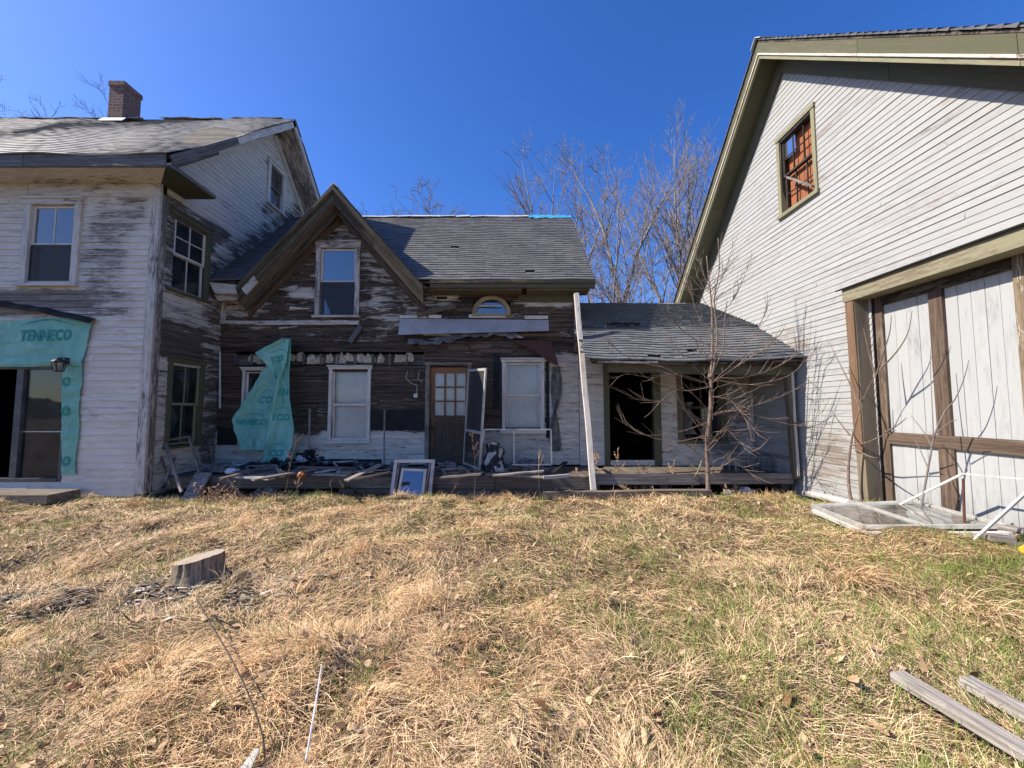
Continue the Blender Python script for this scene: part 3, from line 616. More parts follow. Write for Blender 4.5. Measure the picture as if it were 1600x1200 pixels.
letters(wrap, lambda x, y: FL.p(q0[0] + x, q0[1] + y + x * .02, wrap_n(q0[0] + x, q0[1] + y) + .006), "TENNECO", hgt * 1.38, M['ink'], True, q1[0] - q0[0])
q2 = FL.px(-74, 537); letters(wrap, lambda x, y: FL.p(q2[0] + x, q2[1] + y, wrap_n(q2[0] + x, q2[1] + y) + .006), "TENNECO", hgt * 1.38, M['ink'], True, q1[0] - q0[0])
for yy in (603, 649, 727):
    q3 = FL.px(101, yy); letters(wrap, lambda x, y, q3=q3: FL.p(q3[0] + x, q3[1] + y, wrap_n(q3[0] + x, q3[1] + y) + .004), "O", hgt * 1.2, M['ink'], False, .13)
mb = MB()                                                             # torn paper curling out above the wrap
def curl(a, b):
    u = FL.px(-20, 470)[0] * (1 - a) + FL.px(153, 500)[0] * a; z = FL.px(0, 470)[1] - .0 + (FL.px(150, 499)[1] - FL.px(0, 470)[1]) * a ** 1.5; return FL.p(u, z - .10 * b + .03 * mnoise.noise(Vector((a * 8, 2, 0))), .03 + .16 * (1 - (1 - b) ** 2) * (.6 + .4 * mnoise.noise(Vector((a * 6, 0, 0)))))
mb.grid(curl, 30, 5, .004, (0, -1, .3)); mb.build("torn_tar_paper", M['black'], fh)
# ================================================================== FARMHOUSE WING (middle)
YM, XW0, XW1 = 7.9, XL, 1.37
wg = thing("farmhouse_wing", "storey and a half wing with bare blackened clapboards, steep dormer and slate roof", "house", (-2.4, 9.5, 0))
FM = Frame((0, YM, 0), (1, 0, 0), (0, -1, 0))
MEY, MEZ, MRY, MRZ, MRX = 7.5, 4.06, 10.38, 6.79, 1.65; msl = (MRZ - MEZ) / (MRY - MEY)
AX, AZ = -3.59, 5.96; dsl = 2.08 / 1.86
dwin = rect(FM, 501, 389, 556, 493); wL = rect(FM, 383, 580, 438, 697); wC = rect(FM, 519, 578, 575, 688); wR = rect(FM, 790, 567, 845, 670); dr = rect(FM, 671, 574, 731, 727)
hc = FM.px(768, 491); hr = .385
def p_wing(u, z):
    if z > 3.36 and u < -1.5:
        base = .27
        if u > -2.9: base = .56
        return blotch(u, z, [(-4.35, 3.86, .34, .09, .9), (-4.6, 4.02, .1, .04, .9), (-4.1, 4.25, .12, .06, .6), (-3.6, 5.2, .6, .5, .42), (-5.6, 3.55, .5, .16, .75), (-3.95, 4.75, .18, .35, .55), (-2.6, 4.5, .6, .35, .56), (-2.2, 3.9, .5, .3, .40), (-2.5, 3.55, .9, .16, .58)], base)
    if z > 3.36: return blotch(u, z, [(.75, 3.72, .65, .16, .78), (-1.6, 3.8, .5, .2, .66), (-.2, 3.45, .6, .1, .4)], .20)
    if z > 3.05: return blotch(u, z, [(-5.0, 3.3, .9, .1, .5), (-2.0, 3.2, .8, .2, .46), (-3.4, 3.1, .6, .1, .38)], .24)
    if u > .62 and z < 2.66: return .80
    if z < 1.06: return .80 if not (-4.6 < u < -3.9 and z > .9) else .4
    if z > 2.64: return .30 if -2.2 < u < 0 else .2
    return .10
def m_wing(u, z, rr):
    if 3.45 < z < 3.95 and -1.5 < u < 1.2: return rr.random() < .35
    if 2.72 < z < 3.0: return rr.random() < .25
    return rr.random() < .03
def r_wing(u, z): return blotch(u, z, [(.2, 3.88, 1.0, .10, .62), (-.6, 3.72, .7, .10, .45), (1.0, 3.02, .4, .10, .5), (-.6, 2.8, .5, .12, .4), (-4.2, 2.95, .8, .08, .4)], .0)
def wl(z): return (XW0, XW1) if z < 4.05 else (AX - (AZ - .12 - z) / dsl, AX + (AZ - .12 - z) / dsl)
dgap = (FM.px(366, 560)[0], FM.px(663, 560)[0], FM.px(500, 570)[1], FM.px(500, 553)[1])
siding(FM, .36, AZ - .16, .105, wl, [hole(dwin), hole(wL), hole(wC), hole(wR), hole(dr), (hc[0] - hr, hc[0] + hr, hc[1] - .02, hc[1] + hr - .06), dgap], p_wing, sa := MB(), sb := MB(), m_wing, r_wing, seed=31, tear=.007, lens=(.8, 3.0), step=.13)
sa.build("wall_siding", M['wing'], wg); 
sb.fbox(FM, dgap[0], dgap[1], dgap[2] - .0, dgap[3], -.14, -.09); sb.build("sheathing", M['dark'], wg)
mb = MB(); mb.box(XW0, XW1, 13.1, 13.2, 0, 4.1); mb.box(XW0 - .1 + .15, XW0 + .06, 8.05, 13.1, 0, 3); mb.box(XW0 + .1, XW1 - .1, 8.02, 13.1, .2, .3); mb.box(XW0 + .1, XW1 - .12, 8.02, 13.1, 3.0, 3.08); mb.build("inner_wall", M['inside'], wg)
FW = Frame((XW1 - .0, 0, 0), (0, 1, 0), (1, 0, 0)); gw_l = lambda z: (max(YM + .001, MRY - (MRZ - .1 - z) / msl), min(13.2, MRY + (MRZ - .1 - z) / msl))
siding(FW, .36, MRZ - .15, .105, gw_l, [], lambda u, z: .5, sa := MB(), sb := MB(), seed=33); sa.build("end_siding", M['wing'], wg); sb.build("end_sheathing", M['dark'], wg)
# main roof (left of the dormer, right of it, back)
cs, sn = 1 / math.hypot(1, msl), msl / math.hypot(1, msl); LV = math.hypot(MRY - MEY, MRZ - MEZ); mb = MB()
dvl = lambda v: max(0.0, (AZ - (MEZ + v * sn)) / dsl)                  # half width of the dormer at that height
sgw = lambda u, v: .03 * math.sin(u * .9 + 1) * math.sin(v * .9) + .008 * math.sin(u * 4 + v * 3)
slates(mb, (0, MEY - .05, MEZ - .03), (1, 0, 0), (0, cs, sn), 1, LV + .04, .20, .118, umin=lambda v: AX + max(-.0, dvl(v) - .02), umax=lambda v: MRX - .02, seed=41, jit=.006, lost=.003, sag=sgw)
slates(mb, (0, MEY - .05, MEZ - .03), (1, 0, 0), (0, cs, sn), 1, LV + .04, .20, .118, umin=lambda v: XL + .02, umax=lambda v: AX - max(-.0, dvl(v) - .02), seed=42, jit=.006, sag=sgw)
slates(mb, (XL, 2 * MRY - MEY, MEZ), (1, 0, 0), (0, -cs, sn), MRX - XL, LV, .22, .13, seed=43)
ro = mb.build("roof", M['roofw'], wg)
mb = MB(); y_d = MEY + (AZ - MEZ) / msl
slab(mb, [(AX + 1.66, MEY, MEZ - .04), (MRX - .03, MEY, MEZ - .04), (MRX - .03, MRY, MRZ - .04), (AX, MRY, MRZ - .04), (AX, y_d, AZ - .04)], .05, (0, -msl, 1))
slab(mb, [(XL + .05, MEY, MEZ - .04), (AX - 1.66, MEY, MEZ - .04), (AX, y_d, AZ - .04), (AX, MRY, MRZ - .04), (XL + .05, MRY, MRZ - .04)], .05, (0, -msl, 1))
slab(mb, [(XL + .05, 2 * MRY - MEY, MEZ - .04), (MRX - .03, 2 * MRY - MEY, MEZ - .04), (MRX - .03, MRY, MRZ - .04), (XL + .05, MRY, MRZ - .04)], .05, (0, msl, 1)); mb.build("roof_deck", M['dark'], ro)
x_t = PY(826, 338, MRY).x
mb = MB(); ridge_caps(mb, (XL + .05, MRY, MRZ + .045), (x_t, MRY, MRZ + .045), 16, .10, .8, 8); mb.build("ridge_cap", M['ridge'], ro)
mb = MB(); mb.grid(lambda a, b: Vector((x_t + (MRX - x_t - .02) * a, MRY + (b - .5) * .34, MRZ + .07 - abs(b - .5) * .32 + .03 * mnoise.noise(Vector((a * 9, b * 5, 0))))), 30, 8, .004, (0, 0, 1)); mb.build("blue_tarp_strip", M['tarpblue'], ro)
mb = MB(); slab(mb, [PY(733, 353, 9.93) + Vector((0, 0, .03)), PY(741, 353, 9.93) + Vector((0, 0, .03)), PY(741, 350, 9.98) + Vector((0, 0, .04)), PY(733, 350, 9.98) + Vector((0, 0, .04))], .01, (0, -1, 1)); mb.build("patch", M['ridge'], ro)
# dormer roof
mb = MB(); hyp = math.hypot(1, dsl); LVd = 2.0 * hyp / dsl * 1.0
for s in (-1, 1):
    foot = Vector((AX + s * 1.88, MEY - .02, AZ - 1.88 * dsl + .02)); Vv = Vector((-s / hyp, 0, dsl / hyp)); L = 1.88 * hyp
    slates(mb, foot, (0, 1, 0), Vv, 1, L + .02, .2, .118, umin=lambda v: 0, umax=lambda v: .02 + max(.05, (v * dsl / hyp + foot.z - MEZ) / msl + .04), seed=44 + s, jit=.006)
dr_o = mb.build("dormer_roof", M['roofw'], wg)
mb = MB()
for s in (-1, 1):
    a = Vector((AX, MEY + .02, AZ - .02)); b = Vector((AX + s * 1.80, MEY + .02, AZ - .02 - 1.80 * dsl)); slab(mb, [a, b, Vector((AX, y_d, AZ - .02))], .03, (s * dsl, 0, 1))
mb.build("dormer_deck", M['dark'], dr_o)
mb = MB(); 
for k, (a, b) in enumerate(((-.06, .10), (.12, .5), (.53, .95), (.98, 1.4), (1.43, 1.85))):
    for s in (-1, 1): slab(mb, [(AX, MEY + a, AZ + .05), (AX, MEY + b, AZ + .05), (AX + s * .085, MEY + b, AZ - .035), (AX + s * .085, MEY + a, AZ - .035)], .02)
mb.build("dormer_ridge_cap", M['ridge'], dr_o)
# dormer rake boards: crown, fascia, soffit, frieze
def rk(mb, s, t0, t1, d0, d1, y0, y1, paint=.5, red=0.0):
    pp = []; L = 1.86 * hyp; r = R.random() * 40; bcs = []
    for y in (y0, y1):
        for t in (t0, t1):
            for dd in (d0, d1):
                x = AX + s * t * 1.86 - s * dd * dsl / hyp * (1 if t > 0 else 0) * 0; z = AZ - t * 1.86 * dsl - dd * hyp
                pp.append(Vector((x, y, z))); bcs.append((t * L + r, dd + y, r))
    mb.add(pp, MB.BF, bcs, paint, red)
a_, b_, c_ = MB(), MB(), MB()
for s in (-1, 1):
    for t0, t1 in ((0, .45), (.452, .985)):
        rk(a_, s, t0, t1, .0, .065, MEY - .08, MEY - .0, .68); rk(a_, s, t0, t1, .0652, .095, MEY - .05, MEY + .01, .15); rk(a_, s, t0, t1, .0953, .185, MEY - .02, MEY + .02, .55 if s < 0 else .42); rk(a_, s, t0, t1, .1853, .215, MEY - .0, MEY + .06, .3)
        rk(b_, s, t0 * 1.0, t1, .216, .232, MEY + .02, YM + .02, .35, .32 if s < 0 and t0 == 0 else .15)
    rk(a_, s, .0, .98, .233, .325, MEY + .17, MEY + .21, .35 if s < 0 else .25)
    rk(c_, s, .0, 1.0, .234, .36, YM - .06, YM - .024, .35 if s > 0 else .3, .34 if s < 0 else .1)
a_.build("dormer_rake", wood("mossy_rake", (.075, .078, .045), (.035, .026, .019), (.20, .155, .115), dirt=.45, stain=(.22, .19, .15)), wg, "weathered green rake boards of the dormer"); b_.build("dormer_soffit", M['bare'], wg); c_.build("dormer_frieze", M['brownwood'], wg)
mb = MB()
q = lambda x, y, Y=7.46: PY(x, y, Y)
for s, xs_ in ((-1, -1),):
    slab(mb, [q(372, 444), q(392, 424), q(402, 440), q(384, 460)], .04, (0, -1, 0), .8); slab(mb, [q(327, 441, 7.5), q(374, 445, 7.5), q(381, 459, 7.5), q(335, 458, 7.5)], .38, (0, -1, 0), .8); slab(mb, [q(334, 460, 7.6), q(378, 462, 7.6), q(380, 468, 7.6), q(341, 470, 7.6)], .25, (0, -1, 0), .7)
mb.build("dormer_return", M['cream'], wg)
# right eave
mb = MB(); xa = -1.62
for a, b in ((xa, .3), (.302, MRX)):
    mb.fbox(FM, a, b, 3.97, 4.045, .40, .46, 'u', .62, .004); mb.fbox(FM, a, b, 3.885, 3.968, .33, .42, 'u', .6, .004); mb.fbox(FM, a, b - .1, 3.85, 3.884, -.0, .36, 'u', .55, .002)
mb.fbox(FM, .12, XW1 + .02, 3.70, 3.848, .022, .05, 'u', .75, .003)
mb.build("eave_cornice", M['olive'], wg)
mb = MB(); mb.fbox(FM, xa + .05, .115, 3.70, 3.848, -.02, .012, 'u', .2, .003); mb.build("dark_frieze", M['black'], wg)
mb = MB()                                                              # rake of the right end
for sgn in (-1, 1):
    e0 = Vector((MRX, MRY + sgn * (MRY - MEY), MEZ)); e1 = Vector((MRX, MRY, MRZ)); mb.beam(e0 + Vector((-.015, 0, -.10)), e1 + Vector((-.015, 0, -.10)), .03, .15, (0, 0, 1), .6, 4, .004)
mb.build("end_rake", M['olive'], wg)
mb = MB(); mb.fbox(FM, XW1 - .09, XW1 + .02, 2.66, 3.70, -.02, .035, 'z', .35, .005); mb.build("corner_board", M['bare'], wg)
mb = MB(); mb.fbox(FM, XL + .001, XL + .10, 3.25, 3.74, -.02, .03, 'z', .75, .004); mb.build("inner_corner_board", M['trim'], wg)
# belt board under the dormer
mb = MB(); u0 = FM.px(340, 508)[0]; u1 = FM.px(400, 508)[0]; u2 = FM.px(562, 508)[0]
mb.fbox(FM, u0, u1, 3.24, 3.31, .02, .05, 'u', .65, .008); mb.fbox(FM, u1 + .01, u2, 3.22, 3.31, .02, .055, 'u', .68, .010); mb.build("belt_board", M['trim'], wg)
for i in range(26):
    u = R.uniform(XL + .3, XW1 - .2); z = R.choice([R.uniform(2.72, 3.2), R.uniform(3.4, 3.8), R.uniform(1.0, 2.4)])
    if any(h[0] - .15 < u < h[1] + .15 and h[2] - .1 < z < h[3] + .1 for h in (dwin, wL, wC, wR, dr)): continue
    l_ = R.uniform(.15, .6); m_ = MB(); m_.beam(FM.p(u, z, .035), FM.p(u + l_, z + R.uniform(-.07, .03), R.uniform(.03, .09)), R.uniform(.03, .09), .012, (0, -1, 0), R.choice([.1, .2, .75, .9]), 3, .006, w1=.015); m_.build("splintered_board", M['wing'], wg)
# insulation in the open stud bays
mb = MB(); mb2 = MB(); zc = (dgap[2] + dgap[3]) / 2; hh = (dgap[3] - dgap[2])
for i in range(19):
    u = dgap[0] + (dgap[1] - dgap[0]) * (i + .5) / 19 + R.uniform(-.03, .03)
    if i in (0, 15, 18): continue
    mb = MB(); mb.blob(FM.p(u, zc + R.uniform(-.03, .03), -.06), R.uniform(.07, .12), .05, hh * R.uniform(.4, .55), i, .7, 10, 3.5); mb.build("insulation", M['fluff'], wg)
for i in range(12): u = dgap[0] + (dgap[1] - dgap[0]) * i / 11; mb2 = MB(); mb2.fbox(FM, u - .02, u + .02, dgap[2], dgap[3], -.09, .0, 'z', .2, .004); mb2.build("stud", M['bare'], wg)
# windows and door
window(FM, wg, *dwin, cas=.09, paint=.62, head=.13, muntins=(0, 0), lower_munt=(1, 0), label="dormer window with dark lower sash", g='glass', blind=None, low_screen=True)
window(FM, wg, *wL, cas=.055, cas_mat='vinyl', head=.05, sill=.04, muntins=(0, 0), g='glassdark', label="dark window half hidden by the plastic sheet")
window(FM, wg, *wC, cas=.06, cas_mat='vinyl', head=.06, sill=.05, blind='blind', label="window with white blind left of the door", g='glassclear')
window(FM, wg, *wR, cas=.07, cas_mat='vinyl', head=.07, sill=.09, blind='blind', label="window with white blind right of the door", g='glassclear')
mb = MB(); n0 = .03
for (x0, y0, x1, y1) in ((771, 553, 781, 640), (853, 560, 858, 684), (581, 640, 662, 672), (341, 668, 372, 695)):
    r_ = rect(FM, x0, y0, x1, y1); mb = MB(); mb.grid(lambda a, b: FM.p(r_[0] + (r_[1] - r_[0]) * a, r_[2] + (r_[3] - r_[2]) * b + (.05 * mnoise.noise(Vector((a * 3, 0, x0))) if b > .9 else 0), n0 + .006 * mnoise.noise(Vector((a * 4, b * 6, x0)))), 8, 12, .003, (0, -1, 0)); mb.build("tar_paper", M['black'], wg)
mb = MB(); u0, u1, z0, z1 = dr
mb.fbox(FM, u0 - .08, u0, z0, z1 + .05, -.06, .05, 'z', .5, .004); mb.fbox(FM, u1, u1 + .07, z0, z1 + .05, -.06, .045, 'z', .4, .004); mb.fbox(FM, u0 - .10, u1 + .09, z1 + .052, z1 + .10, -.06, .055, 'u', .6, .004)
dfr = mb.build("door_frame", M['bare'], wg)
F9 = rect(FM, 679, 583, 727, 649); mb = MB(); n0, n1 = -.05, -.012; lp = rect(FM, 680, 661, 727, 706)
def dp(u, z): return .75 if z > 1.9 else .55
mb.fbox(FM, u0, F9[0], z0 + .02, z1, n0, n1, 'z', [.05 if i in (0, 1, 4, 5) else 1.0 for i in range(8)]); mb.fbox(FM, F9[1], u1, z0 + .02, z1, n0, n1 - .0005, 'z', [.05 if i in (0, 1, 4, 5) else 1.0 for i in range(8)])
mb.fbox(FM, F9[0] + .0005, F9[1] - .0005, F9[3], z1, n0, n1 - .001, 'u', .95); mb.fbox(FM, F9[0] + .0005, F9[1] - .0005, lp[3], F9[2], n0, n1 - .001, 'u', .35); mb.fbox(FM, F9[0] + .0005, F9[1] - .0005, z0 + .02, lp[2], n0, n1 - .001, 'u', .02)
mb.fbox(FM, F9[0] + .0005, F9[1] - .0005, lp[2] + .0005, lp[3] - .0005, n0, n0 + .018, 'z', .25)
for k in (1, 2):
    uc = F9[0] + (F9[1] - F9[0]) * k / 3; mb.fbox(FM, uc - .017, uc + .017, F9[2] + .0005, F9[3] - .0005, n0, n1 - .002, 'z', .7)
    zc = F9[2] + (F9[3] - F9[2]) * k / 3
    for j in range(3): a = F9[0] + (F9[1] - F9[0]) * j / 3 + .018; b = F9[0] + (F9[1] - F9[0]) * (j + 1) / 3 - .018; mb.fbox(FM, a, b, zc - .015, zc + .015, n0, n1 - .003, 'u', .6)
do = mb.build("door", M['doorwood'], wg, "brown wooden door with nine small panes")
for i in range(3):
    for j in range(3):
        a = F9[0] + (F9[1] - F9[0]) * i / 3 + .01; b = F9[0] + (F9[1] - F9[0]) * (i + 1) / 3 - .01; c = F9[2] + (F9[3] - F9[2]) * j / 3 + .01; d = F9[2] + (F9[3] - F9[2]) * (j + 1) / 3 - .01
        mb = MB(); mb.fbox(FM, a, b, c, d, -.036, -.032); mb.build("pane", M['glassclear'], do)
mb = MB(); mb.fbox(FM, F9[0], F9[1], F9[2], F9[3], -.062, -.055); mb.build("door_curtain", M['blind'], do)
mb = MB(); k_ = FM.px(674, 668); mb.lathe(FM.p(k_[0], k_[1], -.012), [(.012, 0), (.012, .03), (.026, .035), (.03, .05), (.02, .065), (.001, .068)], 12, (0, -1, 0)); mb.build("handle", M['ironblack'], do)
# half round window
mb = MB(); k = 22
def arc(r0, r1, n0, n1, mb, paint=.7):
    for i in range(k):
        a, b = math.pi * i / k, math.pi * (i + 1) / k; pp = []
        for q_ in (a, b):
            for r_ in (r0, r1):
                for n_ in (n0, n1): pp.append(FM.p(hc[0] + r_ * math.cos(q_), hc[1] + r_ * .94 * math.sin(q_), n_))
        mb.add(pp, MB.BF, [(q_ * r1, r_ * .2, 7.7) for q_ in (a, b) for r_ in (r0, r1) for n_ in (0, 1)], paint)
arc(.315, hr + .015, -.05, .065, mb); mb.fbox(FM, hc[0] - hr - .01, hc[0] + hr + .01, hc[1] - .045, hc[1] - .001, -.05, .07, 'u', .7)
hw = mb.build("half_round_window", wood("tan_frame", (.36, .27, .17), (.2, .14, .08), (.34, .26, .17), dirt=.25), wg)
mb = MB(); slab(mb, [FM.p(hc[0] + .32 * math.cos(math.pi * i / k), hc[1] + .30 * math.sin(math.pi * i / k), .0) for i in range(k + 1)], .006, (0, -1, 0)); mb.build("pane", M['glass'], hw)
mb = MB(); slab(mb, [FM.p(hc[0] + .33 * math.cos(math.pi * i / k), hc[1] + .31 * math.sin(math.pi * i / k), -.06) for i in range(k + 1)], .02, (0, -1, 0)); mb.build("backing", M['inside'], hw)
# flashing panel, loose boards nailed to the wall, torn and rusty sheets
mb = MB(); P4 = [(625, 498, .05), (857, 500, .05), (858, 517, .17), (622, 523, .17)]
tl = FM.px(*P4[0][:2], .05); tr = FM.px(*P4[1][:2], .05); br_ = FM.px(*P4[2][:2], .15); bl_ = FM.px(*P4[3][:2], .15)
def fp(a, b):
    u = (tl[0] * (1 - a) + tr[0] * a) * (1 - b) + (bl_[0] * (1 - a) + br_[0] * a) * b; z = (tl[1] * (1 - a) + tr[1] * a) * (1 - b) + (bl_[1] * (1 - a) + br_[1] * a) * b
    return FM.p(u, z + .006 * mnoise.noise(Vector((a * 12, b * 2, 0))), .05 + .10 * b + .010 * mnoise.noise(Vector((a * 10, b * 2, 4))))
mb.grid(fp, 40, 4, .006, (0, -1, 0)); mb.build("metal_flashing", M['metalgrey'], wg)
mb = MB()
for x0, x1, y in ((626, 690, 496), (733, 790, 495), (820, 856, 497)): mb = MB(); mb.fbox(FM, FM.px(x0, y)[0], FM.px(x1, y)[0], FM.px(700, y + 2)[1], FM.px(700, y - 3)[1], .02, .045, 'u', .8, .003); mb.build("flashing_strip", M['vinyl'], wg)
def nailed(x0, y0, x1, y1, wd, mat, paint=.5, nm="loose_board", lab=None):
    a = FM.px(x0, y0); b = FM.px(x1, y1); m_ = MB(); m_.beam(FM.p(a[0], a[1], .085), FM.p(b[0], b[1], .06), wd, .022, (0, -1, 0), paint, 3, .004); m_.build(nm, M[mat], wg, lab)
nailed(653, 494, 712, 479, .10, 'bare', .2, lab="grey board hanging diagonally under the dormer")
nailed(549, 536, 566, 510, .10, 'slatetrim', .8, lab="blue grey slat hanging below the dormer window")
mb = MB()
def torn(a, b):
    x = 638 + (808 - 638) * a; y = 528 + 6 * math.sin(a * 5 + 1) - 4 * a; u, z = FM.px(x, y, .05); n_ = mnoise.noise(Vector((a * 7, b, 0)))
    return FM.p(u, z + .06 - .20 * b * (.6 + .7 * abs(mnoise.noise(Vector((a * 9, 0, 2))))), .035 + .13 * b * (.6 + .6 * n_) + .02 * math.sin(a * 26))
mb.grid(torn, 48, 6, .003, (0, -1, 0)); mb.build("torn_roofing", M['rag'], wg)
mb = MB(); ptsr = [(797, 531), (861, 531), (866, 548), (872, 573), (858, 566), (840, 553), (820, 540)]
P = [FM.p(*FM.px(x, y, .15), .06 + .0022 * (y - 528) * 2) for x, y in ptsr]; slab(mb, P, .006, (0, -1, .2)); mb.build("rusty_flap", M['rust'], wg)
mb = MB()
for x0, x1, y0, y1 in ((735, 768, 538, 545), (752, 800, 546, 552), (700, 733, 541, 547), (806, 875, 521, 526)): mb = MB(); mb.fbox(FM, FM.px(x0, 540)[0], FM.px(x1, 540)[0], FM.px(780, y1)[1], FM.px(780, y0)[1], .022, .032, 'u', .1, .008, .45); mb.build("red_board", M['brownwood'], wg)
mb = MB(); a = FM.px(347, 550); b = FM.px(347, 638); mb.tube([FM.p(a[0], a[1], .06), FM.p(b[0], b[1], .06)], .022, 8); mb.build("downspout", M['alum'], wg)
mb = MB(); pts = [(637, 580), (634, 590), (641, 598), (652, 602), (651, 612), (651, 616)]; mb.tube([FM.p(*FM.px(x, y, .05), .05) for x, y in pts], .007, 6)
pts = [(655, 582), (653, 592), (660, 598)]; mb.tube([FM.p(*FM.px(x, y, .04), .04) for x, y in pts], .006, 6); cb = mb.build("cable", M['wire'], wg)
mb = MB(); b = FM.px(651, 618); mb.fbox(FM, b[0] - .04, b[0] + .04, b[1] - .04, b[1] + .04, .03, .08, jit=.003); mb.build("junction_box", M['alum'], cb)
# ================================================================== SHED (low building between wing and barn)
XB = 4.95
sh = thing("porch_shed", "low white shed with sagging slate porch roof and black open doorway beside the barn", "shed", (3.2, 9, 0))
EVs, LIP, RGs = (6.47, 2.36), (7.74, 3.15), (9.94, 4.20)
FS = Frame((0, 7.9, 0), (1, 0, 0), (0, -1, 0))
op = rect(FS, 952, 578, 1021, 722); sw = rect(FS, 1066, 588, 1126, 686)
def p_shed(u, z): return blotch(u, z, [(4.3, 1.5, .5, 1.1, .5), (3.0, 2.2, .2, .6, .7)], .8)
siding(FS, .34, 2.72, .098, lambda z: (XW1 + .01, XB - .03), [hole(op), hole(sw)], p_shed, sa := MB(), sb := MB(), seed=51, tear=.005, red=lambda u, z: .35 if 3.02 < u < 3.32 and z > 1.7 else 0)
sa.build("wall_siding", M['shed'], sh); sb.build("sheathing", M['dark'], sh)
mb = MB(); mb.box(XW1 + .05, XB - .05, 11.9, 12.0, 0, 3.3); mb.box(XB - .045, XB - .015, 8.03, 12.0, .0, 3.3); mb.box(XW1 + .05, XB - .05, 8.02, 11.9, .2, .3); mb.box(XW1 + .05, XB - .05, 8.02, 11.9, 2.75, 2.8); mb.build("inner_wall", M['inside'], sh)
mb = MB(); mb.fbox(FS, op[0] - .11, op[0], .34, op[3], -.1, .03, 'z', .75, .004); mb.fbox(FS, op[1], op[1] + .15, .34, op[3], -.1, .03, 'z', .75, .004); mb.fbox(FS, op[0] - .12, op[1] + .16, op[3] + .001, op[3] + .13, -.1, .035, 'u', .7, .004)
mb.build("door_frame", M['olive'], sh)
mb = MB(); mb.fbox(FS, op[0] - .02, op[1] + .05, .30, .345, -.1, .09, 'u', .3, .004); mb.build("threshold", M['bare'], sh)
mb = MB()
mb.fbox(FS, sw[0] - .11, sw[0], sw[2] - .02, sw[3] + .06, -.1, .03, 'z', .7, .004); mb.fbox(FS, sw[1], sw[1] + .11, sw[2] - .02, sw[3] + .06, -.1, .03, 'z', .7, .004); mb.fbox(FS, sw[0] - .12, sw[1] + .12, sw[2] - .09, sw[2] - .021, -.1, .06, 'u', .6, .004)
wo = mb.build("window", M['olive'], sh, "broken dark window with a torn white sheet inside")
mb = MB(); um = (sw[0] + sw[1]) / 2; zm = (sw[2] + sw[3]) / 2
mb.fbox(FS, sw[0] + .002, sw[0] + .04, sw[2], sw[3], -.06, -.02, 'z', .4); mb.fbox(FS, sw[1] - .04, sw[1] - .002, sw[2], sw[3], -.06, -.02, 'z', .4); mb.fbox(FS, um - .014, um + .014, sw[2] + .04, sw[3], -.06, -.022, 'z', .5); mb.fbox(FS, sw[0] + .041, sw[1] - .041, zm - .02, zm + .02, -.061, -.02, 'u', .5); mb.fbox(FS, sw[0] + .041, sw[1] - .041, sw[2] + .001, sw[2] + .04, -.06, -.02, 'u', .5)
mb.build("sash", M['dark'], wo)
mb = MB(); c0 = FS.px(1067, 679); c1 = FS.px(1091, 628)
mb.grid(lambda a, b: FS.p(c0[0] + (c1[0] - c0[0]) * a * (1 - .3 * abs(math.sin(b * 6))), c0[1] + (c1[1] - c0[1]) * b, -.09 + .03 * math.sin(a * 8 + b * 3)), 10, 14, .004, (0, -1, 0)); mb.build("torn_sheet", M['rag'], wo)
mb = MB(); mb.fbox(FS, um + .02, sw[1] - .04, sw[2] + .04, zm - .02, -.045, -.04); mb.build("pane", M['glassdark'], wo)
# roof: lower porch part and upper part overlapping at a lip
x0, x1 = 1.22, XB - .012
sagr = lambda u, v: .06 * math.sin((u) / 3.6 * math.pi) * (1 - v / 1.6) + .012 * math.sin(u * 5)
Lv = math.hypot(LIP[0] - EVs[0], LIP[1] - EVs[1]); dv = ((LIP[0] - EVs[0]) / Lv, (LIP[1] - EVs[1]) / Lv); mb = MB()
jag = lambda v: .02 + .07 * ((math.sin(v * 23) + math.sin(v * 51)) * .5)
slates(mb, (x0, EVs[0] - .06, EVs[1] - .02), (1, 0, 0), (0, dv[0], dv[1]), x1 - x0, Lv + .06, .22, .108, umin=lambda v: jag(v), umax=lambda v: x1 - x0, seed=61, jit=.009, th=.014, lost=.006, sag=sagr)
Lu = math.hypot(RGs[0] - LIP[0], RGs[1] - LIP[1]); du_ = ((RGs[0] - LIP[0]) / Lu, (RGs[1] - LIP[1]) / Lu)
slates(mb, (XW1 + .02, LIP[0] - .09, LIP[1] + .0), (1, 0, 0), (0, du_[0], du_[1]), XB - .02 - XW1, Lu + .08, .22, .108, umin=lambda v: .0, umax=lambda v: x1 - XW1 - .02, seed=62, jit=.012, th=.02, lost=.004, sag=lambda u, v: .05 * math.sin(u / 3.6 * math.pi) * (1 - v / 3))
slates(mb, (XW1 + .02, 2 * RGs[0] - LIP[0], LIP[1]), (1, 0, 0), (0, -du_[0], du_[1]), XB - .02 - XW1, Lu, .22, .12, seed=63)
ro = mb.build("roof", M['roofs'], sh); mb = MB(); X1 = XB - .03
for (xa, A, B_) in ((x0 + .09, EVs, LIP), (XW1 + .03, LIP, RGs)):
    nn_ = 14
    for i in range(nn_):
        ua, ub = xa + (X1 - xa) * i / nn_, xa + (X1 - xa) * (i + 1) / nn_; k1 = .06 if A is EVs else .05; k2 = 0.0 if A is EVs else .02
        zz = lambda u, k: -k * math.sin(max(0, min(1, (u - x0) / 3.6)) * math.pi) - .035
        slab(mb, [(ua, A[0], A[1] + zz(ua, k1)), (ub, A[0], A[1] + zz(ub, k1)), (ub, B_[0], B_[1] + zz(ub, k2)), (ua, B_[0], B_[1] + zz(ua, k2))], .03, (0, -.5, 1))
